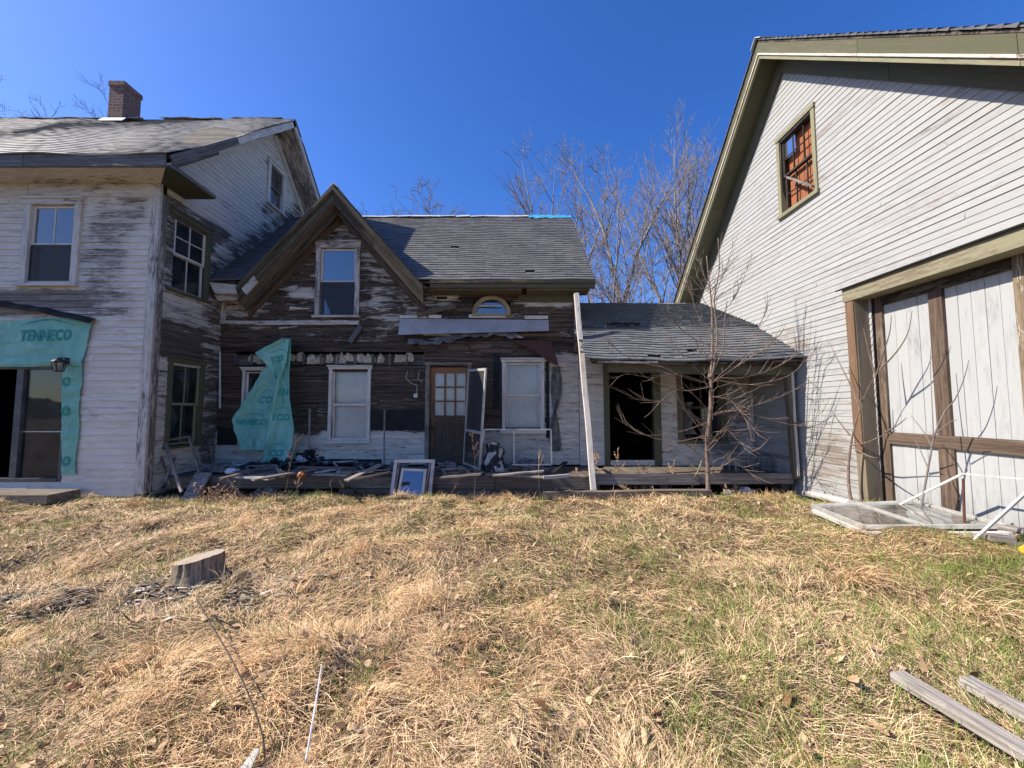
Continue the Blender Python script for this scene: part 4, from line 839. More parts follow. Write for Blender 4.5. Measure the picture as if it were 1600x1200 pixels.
slab(mb, [(XW1 + .03, 2 * RGs[0] - LIP[0], LIP[1] - .03), (X1, 2 * RGs[0] - LIP[0], LIP[1] - .03), (X1, RGs[0], RGs[1] - .03), (XW1 + .03, RGs[0], RGs[1] - .03)], .03, (0, .5, 1)); mb.build("roof_deck", M['dark'], ro)
mb = MB(); ridge_caps(mb, (XW1 + .3, RGs[0], RGs[1] + .04), (XB - .05, RGs[0], RGs[1] + .04), 9, .09, .5, 9, skip=(0, 1, 2, 3)); mb.build("ridge_cap", M['ridge'], ro)
mb = MB(); lipf = [(945 + i * 25, 505) for i in range(4)]
mb.grid(lambda a, b: Vector((1.9 + .65 * a, LIP[0] - .12 - .10 * b, LIP[1] + .05 + .05 * mnoise.noise(Vector((a * 6, b * 2, 2))) - .03 * b)), 14, 3, .008, (0, 0, 1)); mb.build("lifted_shingle", M['black'], ro)
# porch beam, rafters, posts
mb = MB(); mb.beam((1.66, 6.66, 2.20), (XB - .08, 6.66, 2.14), .09, .15, (0, 0, 1), .6, 8, .006); mb.build("porch_beam", M['olive'], sh)
mb = MB(); mb.beam((1.35, 6.52, 2.30), (XB - .03, 6.53, 2.26), .03, .07, (0, 0, 1), .3, 8, .008); mb.build("eave_fascia", M['dark'], sh)
mb = MB(); mb.beam((1.45, 6.50, 2.285), (2.45, 6.48, 2.27), .12, .03, (0, 0, 1), .7, 3, .01); mb.build("loose_fascia", M['trim'], sh, "splintered pale board hanging under the eave")
for x in np.arange(1.8, 4.9, .55):
    mb = MB(); mb.beam((x, 6.6, 2.36 - .10), (x, 7.86, 3.15 - .17), .045, .10, (0, 0, 1), .3); mb.build("rafter", M['bare'], sh)
pa, pb = Vector((4.80, 6.68, 2.10)), Vector((4.84, 6.66, .36)); mb = MB(); mb.beam(pa, (pb.x, pb.y, .30), .09, .09, (0, 1, 0), .55, 4, .006); mb.build("corner_post", M['olive'], sh)
mb = MB(); mb.beam(pa + Vector((.04, -.06, .02)), (pb.x + .02, pb.y - .05, .35), .035, .03, (0, 1, 0), .85, 4, .004); mb.build("corner_trim", M['trim'], sh)
mb = MB(); mb.fbox(FS, XB - .13, XB - .035, .34, 2.7, .021, .07, 'z', .6, .005); mb.build("corner_board", M['trim'], sh)
# ================================================================== BARN (right)
bn = thing("barn", "tall white clapboard barn gable with olive trim and big sliding door", "barn", (9.5, 6.63, 0))
FB = Frame((XB, 0, 0), (0, 1, 0), (-1, 0, 0)); BPY, BPZ, RX = 6.63, 8.18, 4.53; BS = .98
BY0, BY1 = 2.3, 10.95
def bl(z): h = (BPZ - .10 - z) / BS; return (max(BY0, BPY - h), min(BY1, BPY + h))
bw = (FB.px(1272, 240)[0], FB.px(1222, 280)[0], FB.px(1221, 336)[1], FB.px(1215, 226)[1])
JN = .20; jt = FB.px(1322, 480, JN)[0] - .02; jb = FB.px(1344, 780, JN)[0] - .02                                               # far side of the door opening
dho = (1.6, jb - .10, -.1, 3.02)
def p_barn(u, z):
    v = .90 - .16 * max(0, min(1, (2.6 - z) / 2)) + .05 * math.sin(u * 1.7 + z * 2.3); v -= .12 * max(0, min(1, (3.6 - z))) * max(0, min(1, (u - 6.2)))
    return blotch(u, z, [(6.0, .75, .4, .35, .45), (6.7, 2.6, .3, .3, .62)], v)
def m_barn(u, z, rr): return 5.62 < u < 6.25 and .35 < z < .62 and rr.random() < .8
siding(FB, -.08, BPZ - .12, .091, bl, [hole(bw), dho], p_barn, sa := MB(), sb := MB(), m_barn, lambda u, z: .22 if (z < 1.4 and 5.7 < u < 6.4) or (z < 3.2 and u > 6.6 and z > 2.0) else 0, seed=71, t=.014, tear=.003, step=.3, lens=(1.2, 4.0))
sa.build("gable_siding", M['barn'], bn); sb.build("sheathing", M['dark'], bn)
mb = MB(); mb.box(XB + 8, XB + 8.1, BY0, BY1, -.1, 4); mb.box(XB + .12, XB + 8, BY0, BY0 + .1, -.1, 3.85); mb.box(XB + .12, XB + 8, BY1 - .1, BY1, -.1, 3.85); mb.box(XB + .12, XB + 8, BY0 + .1, BY1 - .1, -.05, .02); mb.build("outer_wall", M['barn'], bn)
# roof + rake trim
mb = MB(); hb = math.hypot(1, BS); HB = 4.42; Lb = HB * hb
slates(mb, (RX - .06, BPY + HB, BPZ - HB * BS + .05), (1, 0, 0), (0, -1 / hb, BS / hb), 8.8, Lb + .02, .3, .14, seed=72, jit=.012, th=.016)
slates(mb, (RX - .06, BPY - HB, BPZ - HB * BS + .05), (1, 0, 0), (0, 1 / hb, BS / hb), 8.8, Lb + .02, .3, .14, seed=73, jit=.012, th=.016)
ro = mb.build("roof", M['roofb'], bn); mb = MB()
for s in (-1, 1): slab(mb, [(RX - .03, BPY + s * HB, BPZ - HB * BS + .035), (RX + 8.7, BPY + s * HB, BPZ - HB * BS + .035), (RX + 8.7, BPY, BPZ + .035), (RX - .03, BPY, BPZ + .035)], .03, (0, s * BS, 1))
mb.build("roof_deck", M['dark'], ro)
mb = MB(); slab(mb, [(RX - .09, BPY, BPZ + .10), (RX + .35, BPY, BPZ + .10), (RX + .35, BPY + .14, BPZ - .03), (RX - .09, BPY + .14, BPZ - .03)], .012, (0, 1, 1)); slab(mb, [(RX - .09, BPY, BPZ + .10), (RX + .35, BPY, BPZ + .10), (RX + .35, BPY - .14, BPZ - .03), (RX - .09, BPY - .14, BPZ - .03)], .012, (0, -1, 1)); mb.build("ridge_cap", M['white'], ro)
def brk(mb, s, t0, t1, d0, d1, x0, x1, paint=.6):
    pp = []; bcs = []; r = R.random() * 40
    for x in (x0, x1):
        for t in (t0, t1):
            for dd in (d0, d1): pp.append(Vector((x, BPY + s * t, BPZ - t * BS - dd * hb))); bcs.append((t * hb + r, dd + x, r))
    mb.add(pp, MB.BF, bcs, paint)
a_, b_, c_, d_ = MB(), MB(), MB(), MB()
for s in (-1, 1):
    for t0, t1 in ((0, 1.9), (1.905, 3.4), (3.405, HB)):
        brk(a_, s, t0, t1, .0, .145, RX - .03, RX, .75); brk(b_, s, t0, t1, .146, .172, RX - .045, RX + .01, .8); brk(d_, s, t0, t1, .173, .225, RX - .02, RX + .02, .75)
        brk(c_, s, t0, t1, .175, .20, RX + .021, XB - .02, .8); brk(c_, s, t0, t1, .2003, .42, XB - .06, XB - .027, .75)
a_.build("rake_fascia", M['olive'], bn); b_.build("rake_moulding", M['cream'], bn); c_.build("rake_soffit", M['olive'], bn); d_.build("rake_bed_board", M['olivelt'], bn)
# upper window with orange boards behind broken panes
mb = MB(); cw = .075
mb.fbox(FB, bw[0] - cw, bw[0], bw[2] - .02, bw[3] + .01, -.1, .035, 'z', .75, .003); mb.fbox(FB, bw[1], bw[1] + cw, bw[2] - .02, bw[3] + .01, -.1, .035, 'z', .75, .003); mb.fbox(FB, bw[0] - cw - .01, bw[1] + cw + .01, bw[3] + .011, bw[3] + .085, -.1, .05, 'u', .75, .003); mb.fbox(FB, bw[0] - cw - .02, bw[1] + cw + .02, bw[2] - .085, bw[2] - .021, -.1, .06, 'u', .7, .003)
wo = mb.build("window", M['olivelt'], bn, "high barn window with broken panes and orange boards inside")
zm = (bw[2] + bw[3]) / 2
for a, b, n0, bars in ((zm - .015, bw[3], -.03, 2), (bw[2], zm + .015, -.062, 2)):
    s = MB(); s.fbox(FB, bw[0] + .001, bw[0] + .035, a, b, n0 - .03, n0, 'z', .3); s.fbox(FB, bw[1] - .035, bw[1] - .001, a, b, n0 - .03, n0, 'z', .3); s.fbox(FB, bw[0] + .0355, bw[1] - .0355, a, a + .035, n0 - .03, n0, 'u', .3); s.fbox(FB, bw[0] + .0355, bw[1] - .0355, b - .035, b, n0 - .03, n0, 'u', .3)
    for k in (1, 2):
        uc = bw[0] + (bw[1] - bw[0]) * k / 3; s.fbox(FB, uc - .008, uc + .008, a + .036, b - .036, n0 - .026, n0 - .004, 'z', .3)
    zc = (a + b) / 2; s.fbox(FB, bw[0] + .036, bw[1] - .036, zc - .008, zc + .008, n0 - .024, n0 - .006, 'u', .3)
    s.build("sash", M['dark'], wo)
mb = MB(); mb.fbox(FB, bw[1] - .30, bw[1] - .036, zm + .3, bw[3] - .036, -.05, -.045); mb.build("pane", M['glassclear'], wo)
mb = MB()
for k in range(6): u = bw[0] - .25 + .21 * k; mb.fbox(FB, u, u + .205, bw[2] - .4, bw[3] + .1 - (.3 if k == 4 else 0), -.16, -.13, 'z', .6, .004)
mb.build("backing_board", M['rustboard'], wo)
mb = MB(); a = FB.px(1229, 277, .03); b = FB.px(1271, 291, .05); mb.beam(FB.p(a[0], a[1], .02), FB.p(b[0], b[1], .06), .04, .03, (0, 0, 1), .3, 3, .004); mb.build("loose_stick", M['greywood'], wo)
# door surround: hood, jamb, door
mb = MB(); hz = 3.0
mb.fbox(FB, 1.3, jt + .05, hz, hz + .185, .0, JN + .02, 'u', .7, .004); hd = mb.build("door_header", M['olivelt'], bn)
mb = MB(); slab(mb, [FB.p(1.25, hz + .20, JN + .06), FB.p(jt + .12, hz + .20, JN + .06), FB.p(jt + .12, hz + .27, .02), FB.p(1.25, hz + .27, .02)], .02, (-.3, 0, 1)); mb.build("drip_cap", M['black'], hd)
mb = MB(); mb.beam(FB.p(jb - .045, -.05, JN / 2), FB.p(jt - .045, hz - .001, JN / 2), .13, JN, (-1, 0, 0), .5, 6, .004); mb.build("door_jamb", M['jamb'], bn)
mb = MB(); mb.beam(FB.p(jb + (jt - jb) * .3 - .045, .9, JN + .011), FB.p(jt - .045, hz - .01, JN + .011), .125, .018, (-1, 0, 0), .3, 5, .004); mb.build("jamb_facing", M['jambred'], bn, "orange brown peeled facing board of the jamb")
FD = Frame((XB + .05, 0, 0), (0, 1, 0), (-1, 0, 0))
dl0 = FD.px(1377, 600)[0]; st0, st1 = FD.px(1463, 600)[0], FD.px(1486, 600)[0]; en = FD.px(1597, 560)[0]
ls = FD.px(1388, 600)[0]; rz0, rz1 = FD.px(1500, 703)[1], FD.px(1500, 682)[1]; db = .06
mb = MB()
def planks(u0, u1, z0, z1, n, low):
    for i in range(n):
        a = u0 + (u1 - u0) * i / n; b = u0 + (u1 - u0) * (i + 1) / n
        k = 8; P = []; B = []; A = []; r = R.random() * 40; fs = []; j_ = R.uniform(-.003, .003)
        for q_ in range(k + 1):
            z = z0 + (z1 - z0) * q_ / k
            for u, nn_ in ((a + .001, -.012), (a + .0025, .0 + j_), (b - .0025, .0 + j_), (b - .001, -.012)): P.append(FD.p(u, z, nn_)); B.append((z + r, u, r)); A.append(.97 - (.40 * max(0, 1 - (z - z0) / .6) if low else .06 * max(0, (z - 2.6))))
            if q_: m = 4 * q_; fs += [(m - 4, m - 3, m + 1, m), (m - 3, m - 2, m + 2, m + 1), (m - 2, m - 1, m + 3, m + 2)]
        mb.add(P, fs, B, A)
planks(st1 - .30, ls, rz1, hz + .05, 5, False) if False else None
planks(st0, ls, rz1, hz + .05, 4, False); planks(en, st1, rz1, hz + .05, 5, False); planks(st0, ls, db, rz0, 4, True); planks(en, st1, db, rz0, 5, True); planks(1.7, en - .09, db, hz + .05, 12, True)
bd = mb.build("barn_door", M['plank'], bn, "white plank sliding door with brown rails")
mb = MB(); mb.fbox(FD, 1.6, dl0 + .3, -.05, hz + .1, -.08, -.03, 'z', .1)
mb.build("door_backing", M['black'], bd)
def dpart(nm, *a, mat='brownwood', grain='z', paint=.35):
    m_ = MB(); m_.fbox(FD, *a, grain, paint, .004); m_.build(nm, M[mat], bd)
dpart("stile", ls + .0, dl0, db - .02, hz + .05, -.03, .03); dpart("stile", st1, st0, rz1 + .001, hz + .05, -.03, .032); dpart("stile", st1 - .005, st0 + .005, db, rz0 - .001, -.03, .031)
dpart("stile", en - .09, en, db - .02, hz + .05, -.03, .03, mat='cream'); dpart("rail", en + .001, ls - .001, rz0, rz1, -.03, .038, grain='u'); dpart("rail", en + .001, ls - .001, db - .12, db + .085, -.03, .036, mat='greywood', grain='u'); dpart("rail", en + .001, ls - .001, hz - .12, hz + .06, -.03, .034, mat='dark', grain='u')  # top rail's dark wood stands in for the shadow under the header
# ================================================================== PORCH DECK
FLR = .33
pd = thing("porch_deck", "long low weathered wooden porch deck in front of the wing and shed", "porch", (-.5, 7.2, 0))
mb = MB(); x = XL + .08
while x < XB - .12:
    wd = R.uniform(.125, .15)
    y0 = 6.72 + R.uniform(-.03, .02) - (.0 if x < 1.4 else .03)
    if not (R.random() < .03): mb.fbox(Frame((0, 0, 0), (0, 1, 0), (1, 0, 0)), y0, 7.86, FLR - .032, FLR + R.uniform(-.004, .004), x + .003, x + wd - .003, 'u', .15, .003)
    x += wd
mb.build("deck_boards", M['bare'], pd)
mb = MB(); Fd = Frame((0, 6.74, 0), (1, 0, 0), (0, -1, 0))
for a, b, z1, z0 in ((XL + .1, -3.1, .315, .12), (-3.09, -.3, .325, .13), (-.29, 1.5, .30, .11)): mb.fbox(Fd, a, b, z0, z1, -.0, .04, 'u', .2, .008)
mb.fbox(Fd, -3.0, .9, .02, .115, -.05, -.01, 'u', .2, .008); mb.build("rim_board", M['bare'], pd)
mb = MB(); mb.fbox(Fd, 1.36, 3.2, .20, .375, .05, .09, 'u', .25, .008); mb.fbox(Fd, 3.205, XB - .14, .21, .385, .045, .085, 'u', .25, .008); mb.build("shed_rim_board", M['greywood'], pd)
for x in (-5.6, -4.2, -2.6, -1.2, .3, 1.4, 2.6, 3.9, 4.7):
    mb = MB(); mb.box(x, x + .12, 6.80, 6.92, -.1, .30, .2, .006); mb.build("post", M['bare'], pd)
mb = MB(); mb.box(XL + .1, XB - .2, 7.75, 7.87, -.15, .29, .2, .0); mb.build("foundation", M['concrete'], pd)
# ================================================================== LOOSE THINGS
def pm(x, y, Y=None, Z=None): return PY(x, y, Y) if Y is not None else PZ(x, y, Z)
# wooden step under the sliding door, lantern
mb = MB(); p0 = PZ(136, 762, .20); mb.box(-9.6, p0.x, 5.86, 6.30, .06, .20, .3, .008); single(mb, "door_step", M['bare'], "heavy timber step lying under the sliding glass door", "step")
lt = thing("wall_lantern", "black carriage lantern mounted on the teal wrap beside the sliding door", "lamp", FL.p(*FL.px(112, 570), .06))
c = FL.px(112, 570); mb = MB(); mb.fbox(FL, c[0] - .04, c[0] + .05, c[1] + .0, c[1] + .11, .05, .075, 'z'); mb.tube([FL.p(c[0], c[1] + .08, .07), FL.p(c[0], c[1] + .11, .12), FL.p(c[0], c[1] + .09, .18)], .009, 6); mb.build("bracket", M['ironblack'], lt)
mb = MB(); mb.lathe(FL.p(c[0], c[1] - .0, .18), [(.012, .10), (.03, .085), (.095, .035), (.10, .02)], 6); mb.build("cap", M['ironblack'], lt)
mb = MB()
for k in range(6): q_ = 2 * math.pi * k / 6; mb.tube([FL.p(c[0] + .085 * math.cos(q_), c[1] + .02, .18 + .085 * math.sin(q_)), FL.p(c[0] + .06 * math.cos(q_), c[1] - .12, .18 + .06 * math.sin(q_))], .006, 4)
mb.lathe(FL.p(c[0], c[1] - .135, .18), [(.02, 0), (.06, .006), (.062, .02)], 6); mb.build("cage", M['ironblack'], lt)
mb = MB(); mb.lathe(FL.p(c[0], c[1] - .115, .18), [(.05, 0), (.072, .13)], 6); mb.build("lantern_glass", M['glassgr'], lt)
# leaning white porch post
mb = MB(); mb.beam((1.37, 6.52, .0), (1.25, 7.36, 3.72), .085, .085, (0, 1, 0), .85, 10, .006); single(mb, "porch_post", M['trim'], "tall white peeling post leaning against the wing corner", "post")
mb = MB(); mb.beam((.5, 6.38, .07), (3.25, 6.42, .09), .14, .15, (0, 0, 1), .2, 8, .01); single(mb, "ground_timber", M['bare'], "grey landscape timber lying on the grass before the shed", "timber")
# storm door standing open
hx = PY(729, 640, 7.80).x; sdr = thing("storm_door", "aluminium storm door hanging open beside the brown nine pane door", "door", (hx, 7.8, FLR))
TL = PY(732, 577, 7.82); TR = PY(760, 575, 7.12); BL = Vector((TL.x - .09, 7.82, FLR + .05)); BR = Vector((PY(750, 734, 7.12).x, 7.12, FLR + .03))
mb = MB(); frame4(mb, TL, TR, BR, BL, .05, .03, .85); mid0 = BL.lerp(TL, .36); mid1 = BR.lerp(TR, .36); mb.beam(mid0, mid1, .05, .028, (1, 0, 0), .7); mb.build("door_frame", M['alum'], sdr)
n = (TR - TL).cross(BL - TL).normalized(); mb = MB(); slab(mb, [BL.lerp(BR, .06) + Vector((0, 0, .04)), BR.lerp(BL, .06) + Vector((0, 0, .04)), mid1.lerp(mid0, .06), mid0.lerp(mid1, .06)], .008, n); mb.build("kick_panel", M['dark'], sdr)
mb = MB(); slab(mb, [mid0.lerp(mid1, .06), mid1.lerp(mid0, .06), TR.lerp(TL, .06) - Vector((0, 0, .04)), TL.lerp(TR, .06) - Vector((0, 0, .04))], .003, n); mb.build("screen", M['screen'], sdr)
# window frames leaning on the deck edge
wf1 = thing("leaning_casement", "large empty white window frame leaning on the deck edge behind a glazed sash", "window frame", PY(640, 783, 6.58))
mb = MB(); TL, TR, BR, BL = PY(617, 718, 6.71), PY(680, 718, 6.71), PY(673, 782, 6.52), PY(608, 782, 6.52); frame4(mb, TL, TR, BR, BL, .055, .035, .75); mb.build("frame", M['trim'], wf1)
mb = MB(); frame4(mb, TL.lerp(TR, .1) - Vector((0, .02, .05)), TR.lerp(TL, .1) - Vector((0, .02, .05)), BR.lerp(BL, .12) + Vector((0, -.02, .03)), BL.lerp(BR, .10) + Vector((0, -.02, .03)), .03, .02, .5, rails=(1, 1, 0, 0)); mb.build("inner_stop", M['greywood'], wf1)
wf2 = thing("leaning_window", "small white sash with blue reflecting glass leaning in front of the large frame", "window", PY(640, 783, 6.46))
TL, TR, BR, BL = PY(628, 732, 6.60), PY(667, 733, 6.60), PY(661, 783, 6.43), PY(619, 783, 6.43); mb = MB(); frame4(mb, TL, TR, BR, BL, .04, .035, .8); mb.build("frame", M['trim'], wf2)
n = (TR - TL).cross(BL - TL).normalized(); ins = lambda a, b: a.lerp(b, .07); mb = MB(); slab(mb, [ins(BL, TR), ins(BR, TL), ins(TR, BL), ins(TL, BR)], .004, n); mb.build("pane", glass("blue_glass", .26, (.3, .34, .4), .07), wf2)
# thin metal frame in front of the right window
mf = MB(); r_ = .013; Y_ = 7.0
for a, b in (((757, 671), (861, 671)), ((861, 671), (862, 726)), ((803, 671), (803, 723)), ((757, 671), (755, 690)), ((800, 726), (862, 726))): mf.beam(PY(*a, Y_), PY(*b, Y_), .022, .018, (0, 1, 0), .8)
single(mf, "metal_rack", M['alum'], "thin grey metal rack standing before the right hand window", "rack")
# printed cloth
def clothmat():
    m, nt, bs = newmat("printed_cloth"); tc = nd(nt, "ShaderNodeTexCoord"); n1 = noise_(nt, tc.outputs["Object"], 6.5, 2, .55); n2 = noise_(nt, tc.outputs["Object"], 30, 3, .6)
    k = math_(nt, 'ADD', n1, math_(nt, 'MULTIPLY', math_(nt, 'SUBTRACT', n2, .5), .18)); nt.links.new(mix(nt, ramp01(nt, k, .52, .57), (.03, .027, .027), (.42, .38, .34)), bs.inputs["Base Color"]); bs.inputs["Roughness"].default_value = .95; return m
mb = MB(); p_ = [PY(758, 688, 7.25), PY(784, 688, 7.25), PY(794, 738, 7.05), PY(756, 738, 7.05)]
def cl(a, b):
    q_ = (p_[0].lerp(p_[1], a)).lerp(p_[3].lerp(p_[2], a), b); f = math.sin(a * 19 + b * 3) * .025 + .06 * mnoise.noise(Vector((a * 3, b * 3, 5)))
    return q_ + Vector((.03 * math.sin(b * 8), f - .10 * math.sin(math.pi * a), -.10 * (a - .5) ** 2 * 4 * (1 - b) + .02 * mnoise.noise(Vector((a * 6, b * 5, 1)))))
mb.grid(cl, 40, 40, .012, (0, -1, 0)); single(mb, "printed_cloth", clothmat(), "black and white printed cloth slumped beside the open storm door", "cloth", smooth=True)
# hanging rag
mb = MB(); 
def rg(a, b):
    x = 868 + 2 * math.sin(b * 7) + (a - .5) * (5 + 13 * abs(math.sin(b * 5.2 + .4))); y = 573 + 132 * b; u, z = FM.px(x, y, .06); return FM.p(u, z, .05 + .03 * math.sin(a * 9 + b * 11))
mb.grid(rg, 10, 50, .005, (0, -1, 0)); single(mb, "hanging_rag", M['rag'], "dark torn rag hanging down the white siding right of the window", "rag")
# teal plastic sheet hanging from the wall
PAN = dict(right=[(529, 440, 455), (550, 436, 454), (588, 434, 452), (620, 428, 452), (664, 420, 459), (694, 415, 457), (722, 409, 444)],
           left=[(562, 420, 440), (588, 405, 437), (620, 385, 431), (655, 362, 425), (676, 367, 420), (703, 377, 414)],
           flap=[(530, 438, 453), (551, 397, 449), (570, 417, 446), (592, 433, 438)])
DEP = dict(right=(.22, .14), left=(.14, .12), flap=(.31, -.03))
def pan(nm, a, b, off=0.0):
    L = PAN[nm]; y = L[0][0] + (L[-1][0] - L[0][0]) * b
    for i in range(len(L) - 1):
        if y <= L[i + 1][0] + 1e-6: break
    t = max(0, min(1, (y - L[i][0]) / (L[i + 1][0] - L[i][0]))); l = L[i][1] + (L[i + 1][1] - L[i][1]) * t; r_ = L[i][2] + (L[i + 1][2] - L[i][2]) * t
    l += 2.2 * mnoise.noise(Vector((y * .09, 3, 0))); r_ += 1.5 * mnoise.noise(Vector((y * .09, 9, 0))); x = l + (r_ - l) * a; yy = y + 3 * mnoise.noise(Vector((x * .08, 5, 0))) * b
    d0, d1 = DEP[nm]; k = {'right': 0, 'left': 7, 'flap': 13}[nm]
    dpt = d0 + d1 * b + .05 * math.sin(a * 6.3 + b * 2 + k) * (.4 + .6 * b) - .06 * abs(mnoise.noise(Vector((a * 2.6 + b * 1.5, b * 2.2, k)))) - .04 * abs(mnoise.noise(Vector((a * 5 - b * 3, b * 6, k + 3)))) - .018 * abs(mnoise.noise(Vector((a * 11, b * 15, k + 5)))) + (.05 * (2 * a - 1) ** 2 if nm == 'right' else 0)
    q_ = FM.px(x, yy, dpt); return FM.p(q_[0], q_[1], dpt + off)
mb = MB()
for nm, nu, nv in (("left", 36, 60), ("right", 36, 80), ("flap", 30, 30)): mb.grid(lambda a, b: pan(nm, a, b), nu, nv, .0015, (0, -1, 0))
hs_ = single(mb, "plastic_sheet", M['hang'], "torn teal plastic sheet hanging in folds over the left wing window", "sheet", smooth=True)
def onsheet(nm, a0, b0, wa, hb_, body, arc=False, rot=0.0):
    letters(hs_, lambda x, y: pan(nm, min(1, max(0, a0 + x * wa + y * rot)), min(1, max(0, b0 - y * hb_ - x * rot)), .012), body, 1.0, M['inksheet'], arc, 1.0)
onsheet("flap", .35, .62, .5, .22, "ECO", True, .08); onsheet("left", .50, .48, .42, .10, "CO", True); onsheet("left", .10, .72, .80, .085, "NNECO", True); onsheet("right", .25, .46, .7, .075, "EN"); onsheet("right", .10, .66, .8, .07, "ECO", True); onsheet("right", .25, .95, .55, .07, "CO", True)
for s_ in [o for o in COL.objects if o.parent is hs_]: pass
# things lying on the deck
def lying(x0, y0, x1, y1, wd, th_, z0, z1, mat, lab, paint=.5, nm="loose_board", cat="board", grp=None, segs=4):
    m_ = MB(); m_.beam(PZ(x0, y0, z0), PZ(x1, y1, z1), wd, th_, (0, 0, 1), paint, segs, .005); return single(m_, nm, M[mat], lab, cat, grp)
DZ = FLR + .03
lying(378, 717, 452, 742, .10, .025, DZ + .05, DZ + .01, 'greywood', "long grey board lying below the teal plastic sheet", .3)
lying(368, 744, 424, 748, .12, .03, DZ + .02, DZ + .02, 'plank', "white board at the deck edge left of the orange jug", .8)
lying(372, 736, 470, 740, .20, .012, DZ + .05, DZ + .05, 'slatetrim', "wide blue grey panel strip lying on the porch under the plastic sheet", .9)
lying(492, 741, 545, 742, .16, .02, DZ + .03, DZ + .04, 'greywood', "pale board lying right of the orange jug", .6)
lying(541, 751, 594, 726, .12, .025, DZ + .01, DZ + .18, 'greywood', "grey board propped up diagonally on the porch near the leaning frames", .4)
lying(466, 729, 560, 732, .14, .02, DZ + .06, DZ + .05, 'bare', "brown board lying in front of the dark clothes heap", .3)
lying(440, 746, 470, 731, .09, .02, DZ + .02, DZ + .1, 'slatetrim', "short blue grey board leaning behind the orange jug", .7)
lying(850, 746, 889, 743, .05, .05, DZ + .03, DZ + .03, 'plank', "short white round edged stick at the deck edge near the leaning post", .9, "trim_stick", "stick")
lying(791, 736, 822, 716, .05, .025, DZ + .02, DZ + .15, 'bare', "dark stick leaning beside the printed cloth", .3, "trim_stick", "stick")
lying(760, 741, 858, 746, .13, .02, DZ + .01, DZ + .015, 'greywood', "loose deck board lying in front of the metal frame", .3)
lying(700, 730, 748, 736, .10, .02, DZ + .01, DZ + .01, 'greywood', "broken board lying at the foot of the brown door", .3)
mb = MB(); q_ = PZ(830, 731, DZ); mb.blob(q_ + Vector((0, 0, .06)), .20, .14, .10, 5, .6, 10); single(mb, "rubbish_heap", M['rag'], "flat grey heap of rubbish under the metal frame", "rubbish")
mb = MB(); q_ = PZ(486, 725, DZ); mb.blob(q_ + Vector((0, 0, .10)), .30, .18, .19, 2, .7, 14); ob = single(mb, "clothes_heap", M['bagblack'], "dark heap of clothes and bags below the middle window", "clothes")
mb = MB(); mb.blob(q_ + Vector((-.06, -.16, .13)), .09, .06, .07, 8, .8, 8); mb.build("white_lining", M['bagwhite'], ob) if False else None
for i, (dx, dy, dz, s, mt, lb) in enumerate(((-.10, -.19, .11, .075, 'bagwhite', "crumpled white plastic bag on the dark clothes heap"), (.16, -.17, .05, .07, 'bagblack', "small black bag at the right foot of the clothes heap"))):
    m_ = MB(); m_.blob(q_ + Vector((dx, dy, dz)), s * 1.3, s, s, 20 + i, .8, 9); single(m_, "plastic_bag", M[mt], lb, "bag")
mb = MB(); q_ = PZ(470, 748, DZ - .0); mb.lathe(q_ + Vector((-.05, .05, .045)), [(.022, -.0), (.055, .014), (.068, .06), (.062, .095), (.037, .12), (.035, .132), (.022, .134)], 18, (.85, -.5, .1)); single(mb, "orange_jug", M['orange'], "orange brown round jug lying on the deck edge", "jug")
for i, (x, y, rx, rz, lb) in enumerate(((356, 730, .10, .05, "white rolled sheet lying near the inner house corner"), (374, 732, .09, .05, "white crumpled bag right of the rolled sheet near the house corner"), (360, 741, .11, .06, "grey white plastic bag at the left end of the deck"))):
    m_ = MB(); q_ = PZ(x, y, DZ); m_.blob(q_ + Vector((0, .04, rz * .6)), rx, .07, rz, 30 + i, .6, 9); single(m_, "plastic_bag", M['bagwhite'], lb, "bag")
mb = MB(); q_ = PZ(340, 738, DZ); mb.blob(q_ + Vector((-.05, .1, .05)), .25, .15, .08, 41, .7, 12); single(mb, "rubbish_heap", M['rag'], "low dark heap of rubbish in the inner house corner", "rubbish")
mb = MB(); q_ = PZ(575, 735, DZ); mb.blob(q_ + Vector((0, .05, .04)), .28, .16, .09, 43, .8, 12); single(mb, "rubbish_heap", M['bagblack'], "dark heap of debris left of the leaning window frames", "rubbish")
for (x, y0, y1, Y_, lb) in ((483, 639, 703, 7.75, "thin pale upright rail on the dark wall left of the middle window"), (600, 641, 725, 7.6, "thin grey upright rod on the wall right of the middle window")):
    m_ = MB(); m_.beam(PY(x, y1, Y_), PY(x + 1, y0, Y_), .028, .02, (0, 1, 0), .5, 3, .002); single(m_, "upright_rod", M['greywood'], lb, "rod")
# broken frames and boards at the left end of the deck
mb = MB(); Yb = 6.62
frame4(mb, PY(241, 690, 6.8), PY(297, 681, 6.8), PY(313, 738, 6.5), PY(264, 758, 6.5), .035, .03, .35, rails=(1, 1, 1, 0)); single(mb, "broken_lattice", M['bare'], "broken wooden sash frame leaning on the farmhouse side wall", "frame")
mb = MB(); mb.beam(PY(258, 693, 6.7), PY(284, 768, 6.3), .045, .03, (0, 1, 0), .4, 4, .004); single(mb, "broken_rail", M['greywood'], "grey stick leaning through the broken sash", "stick")
mb = MB(); mb.beam(PY(273, 715, 6.65), PY(258, 752, 6.4), .04, .03, (0, 1, 0), .4, 3, .004); single(mb, "broken_rail", M['bare'], "short brown stick crossing behind the broken sash", "stick")
mb = MB(); slab(mb, [PZ(282, 782, .0), PZ(303, 783, .0), PZ(330, 738, .40), PZ(306, 737, .40)], .03); single(mb, "ramp_board", M['greywood'], "wide grey board sloping from the deck end to the grass", "board")
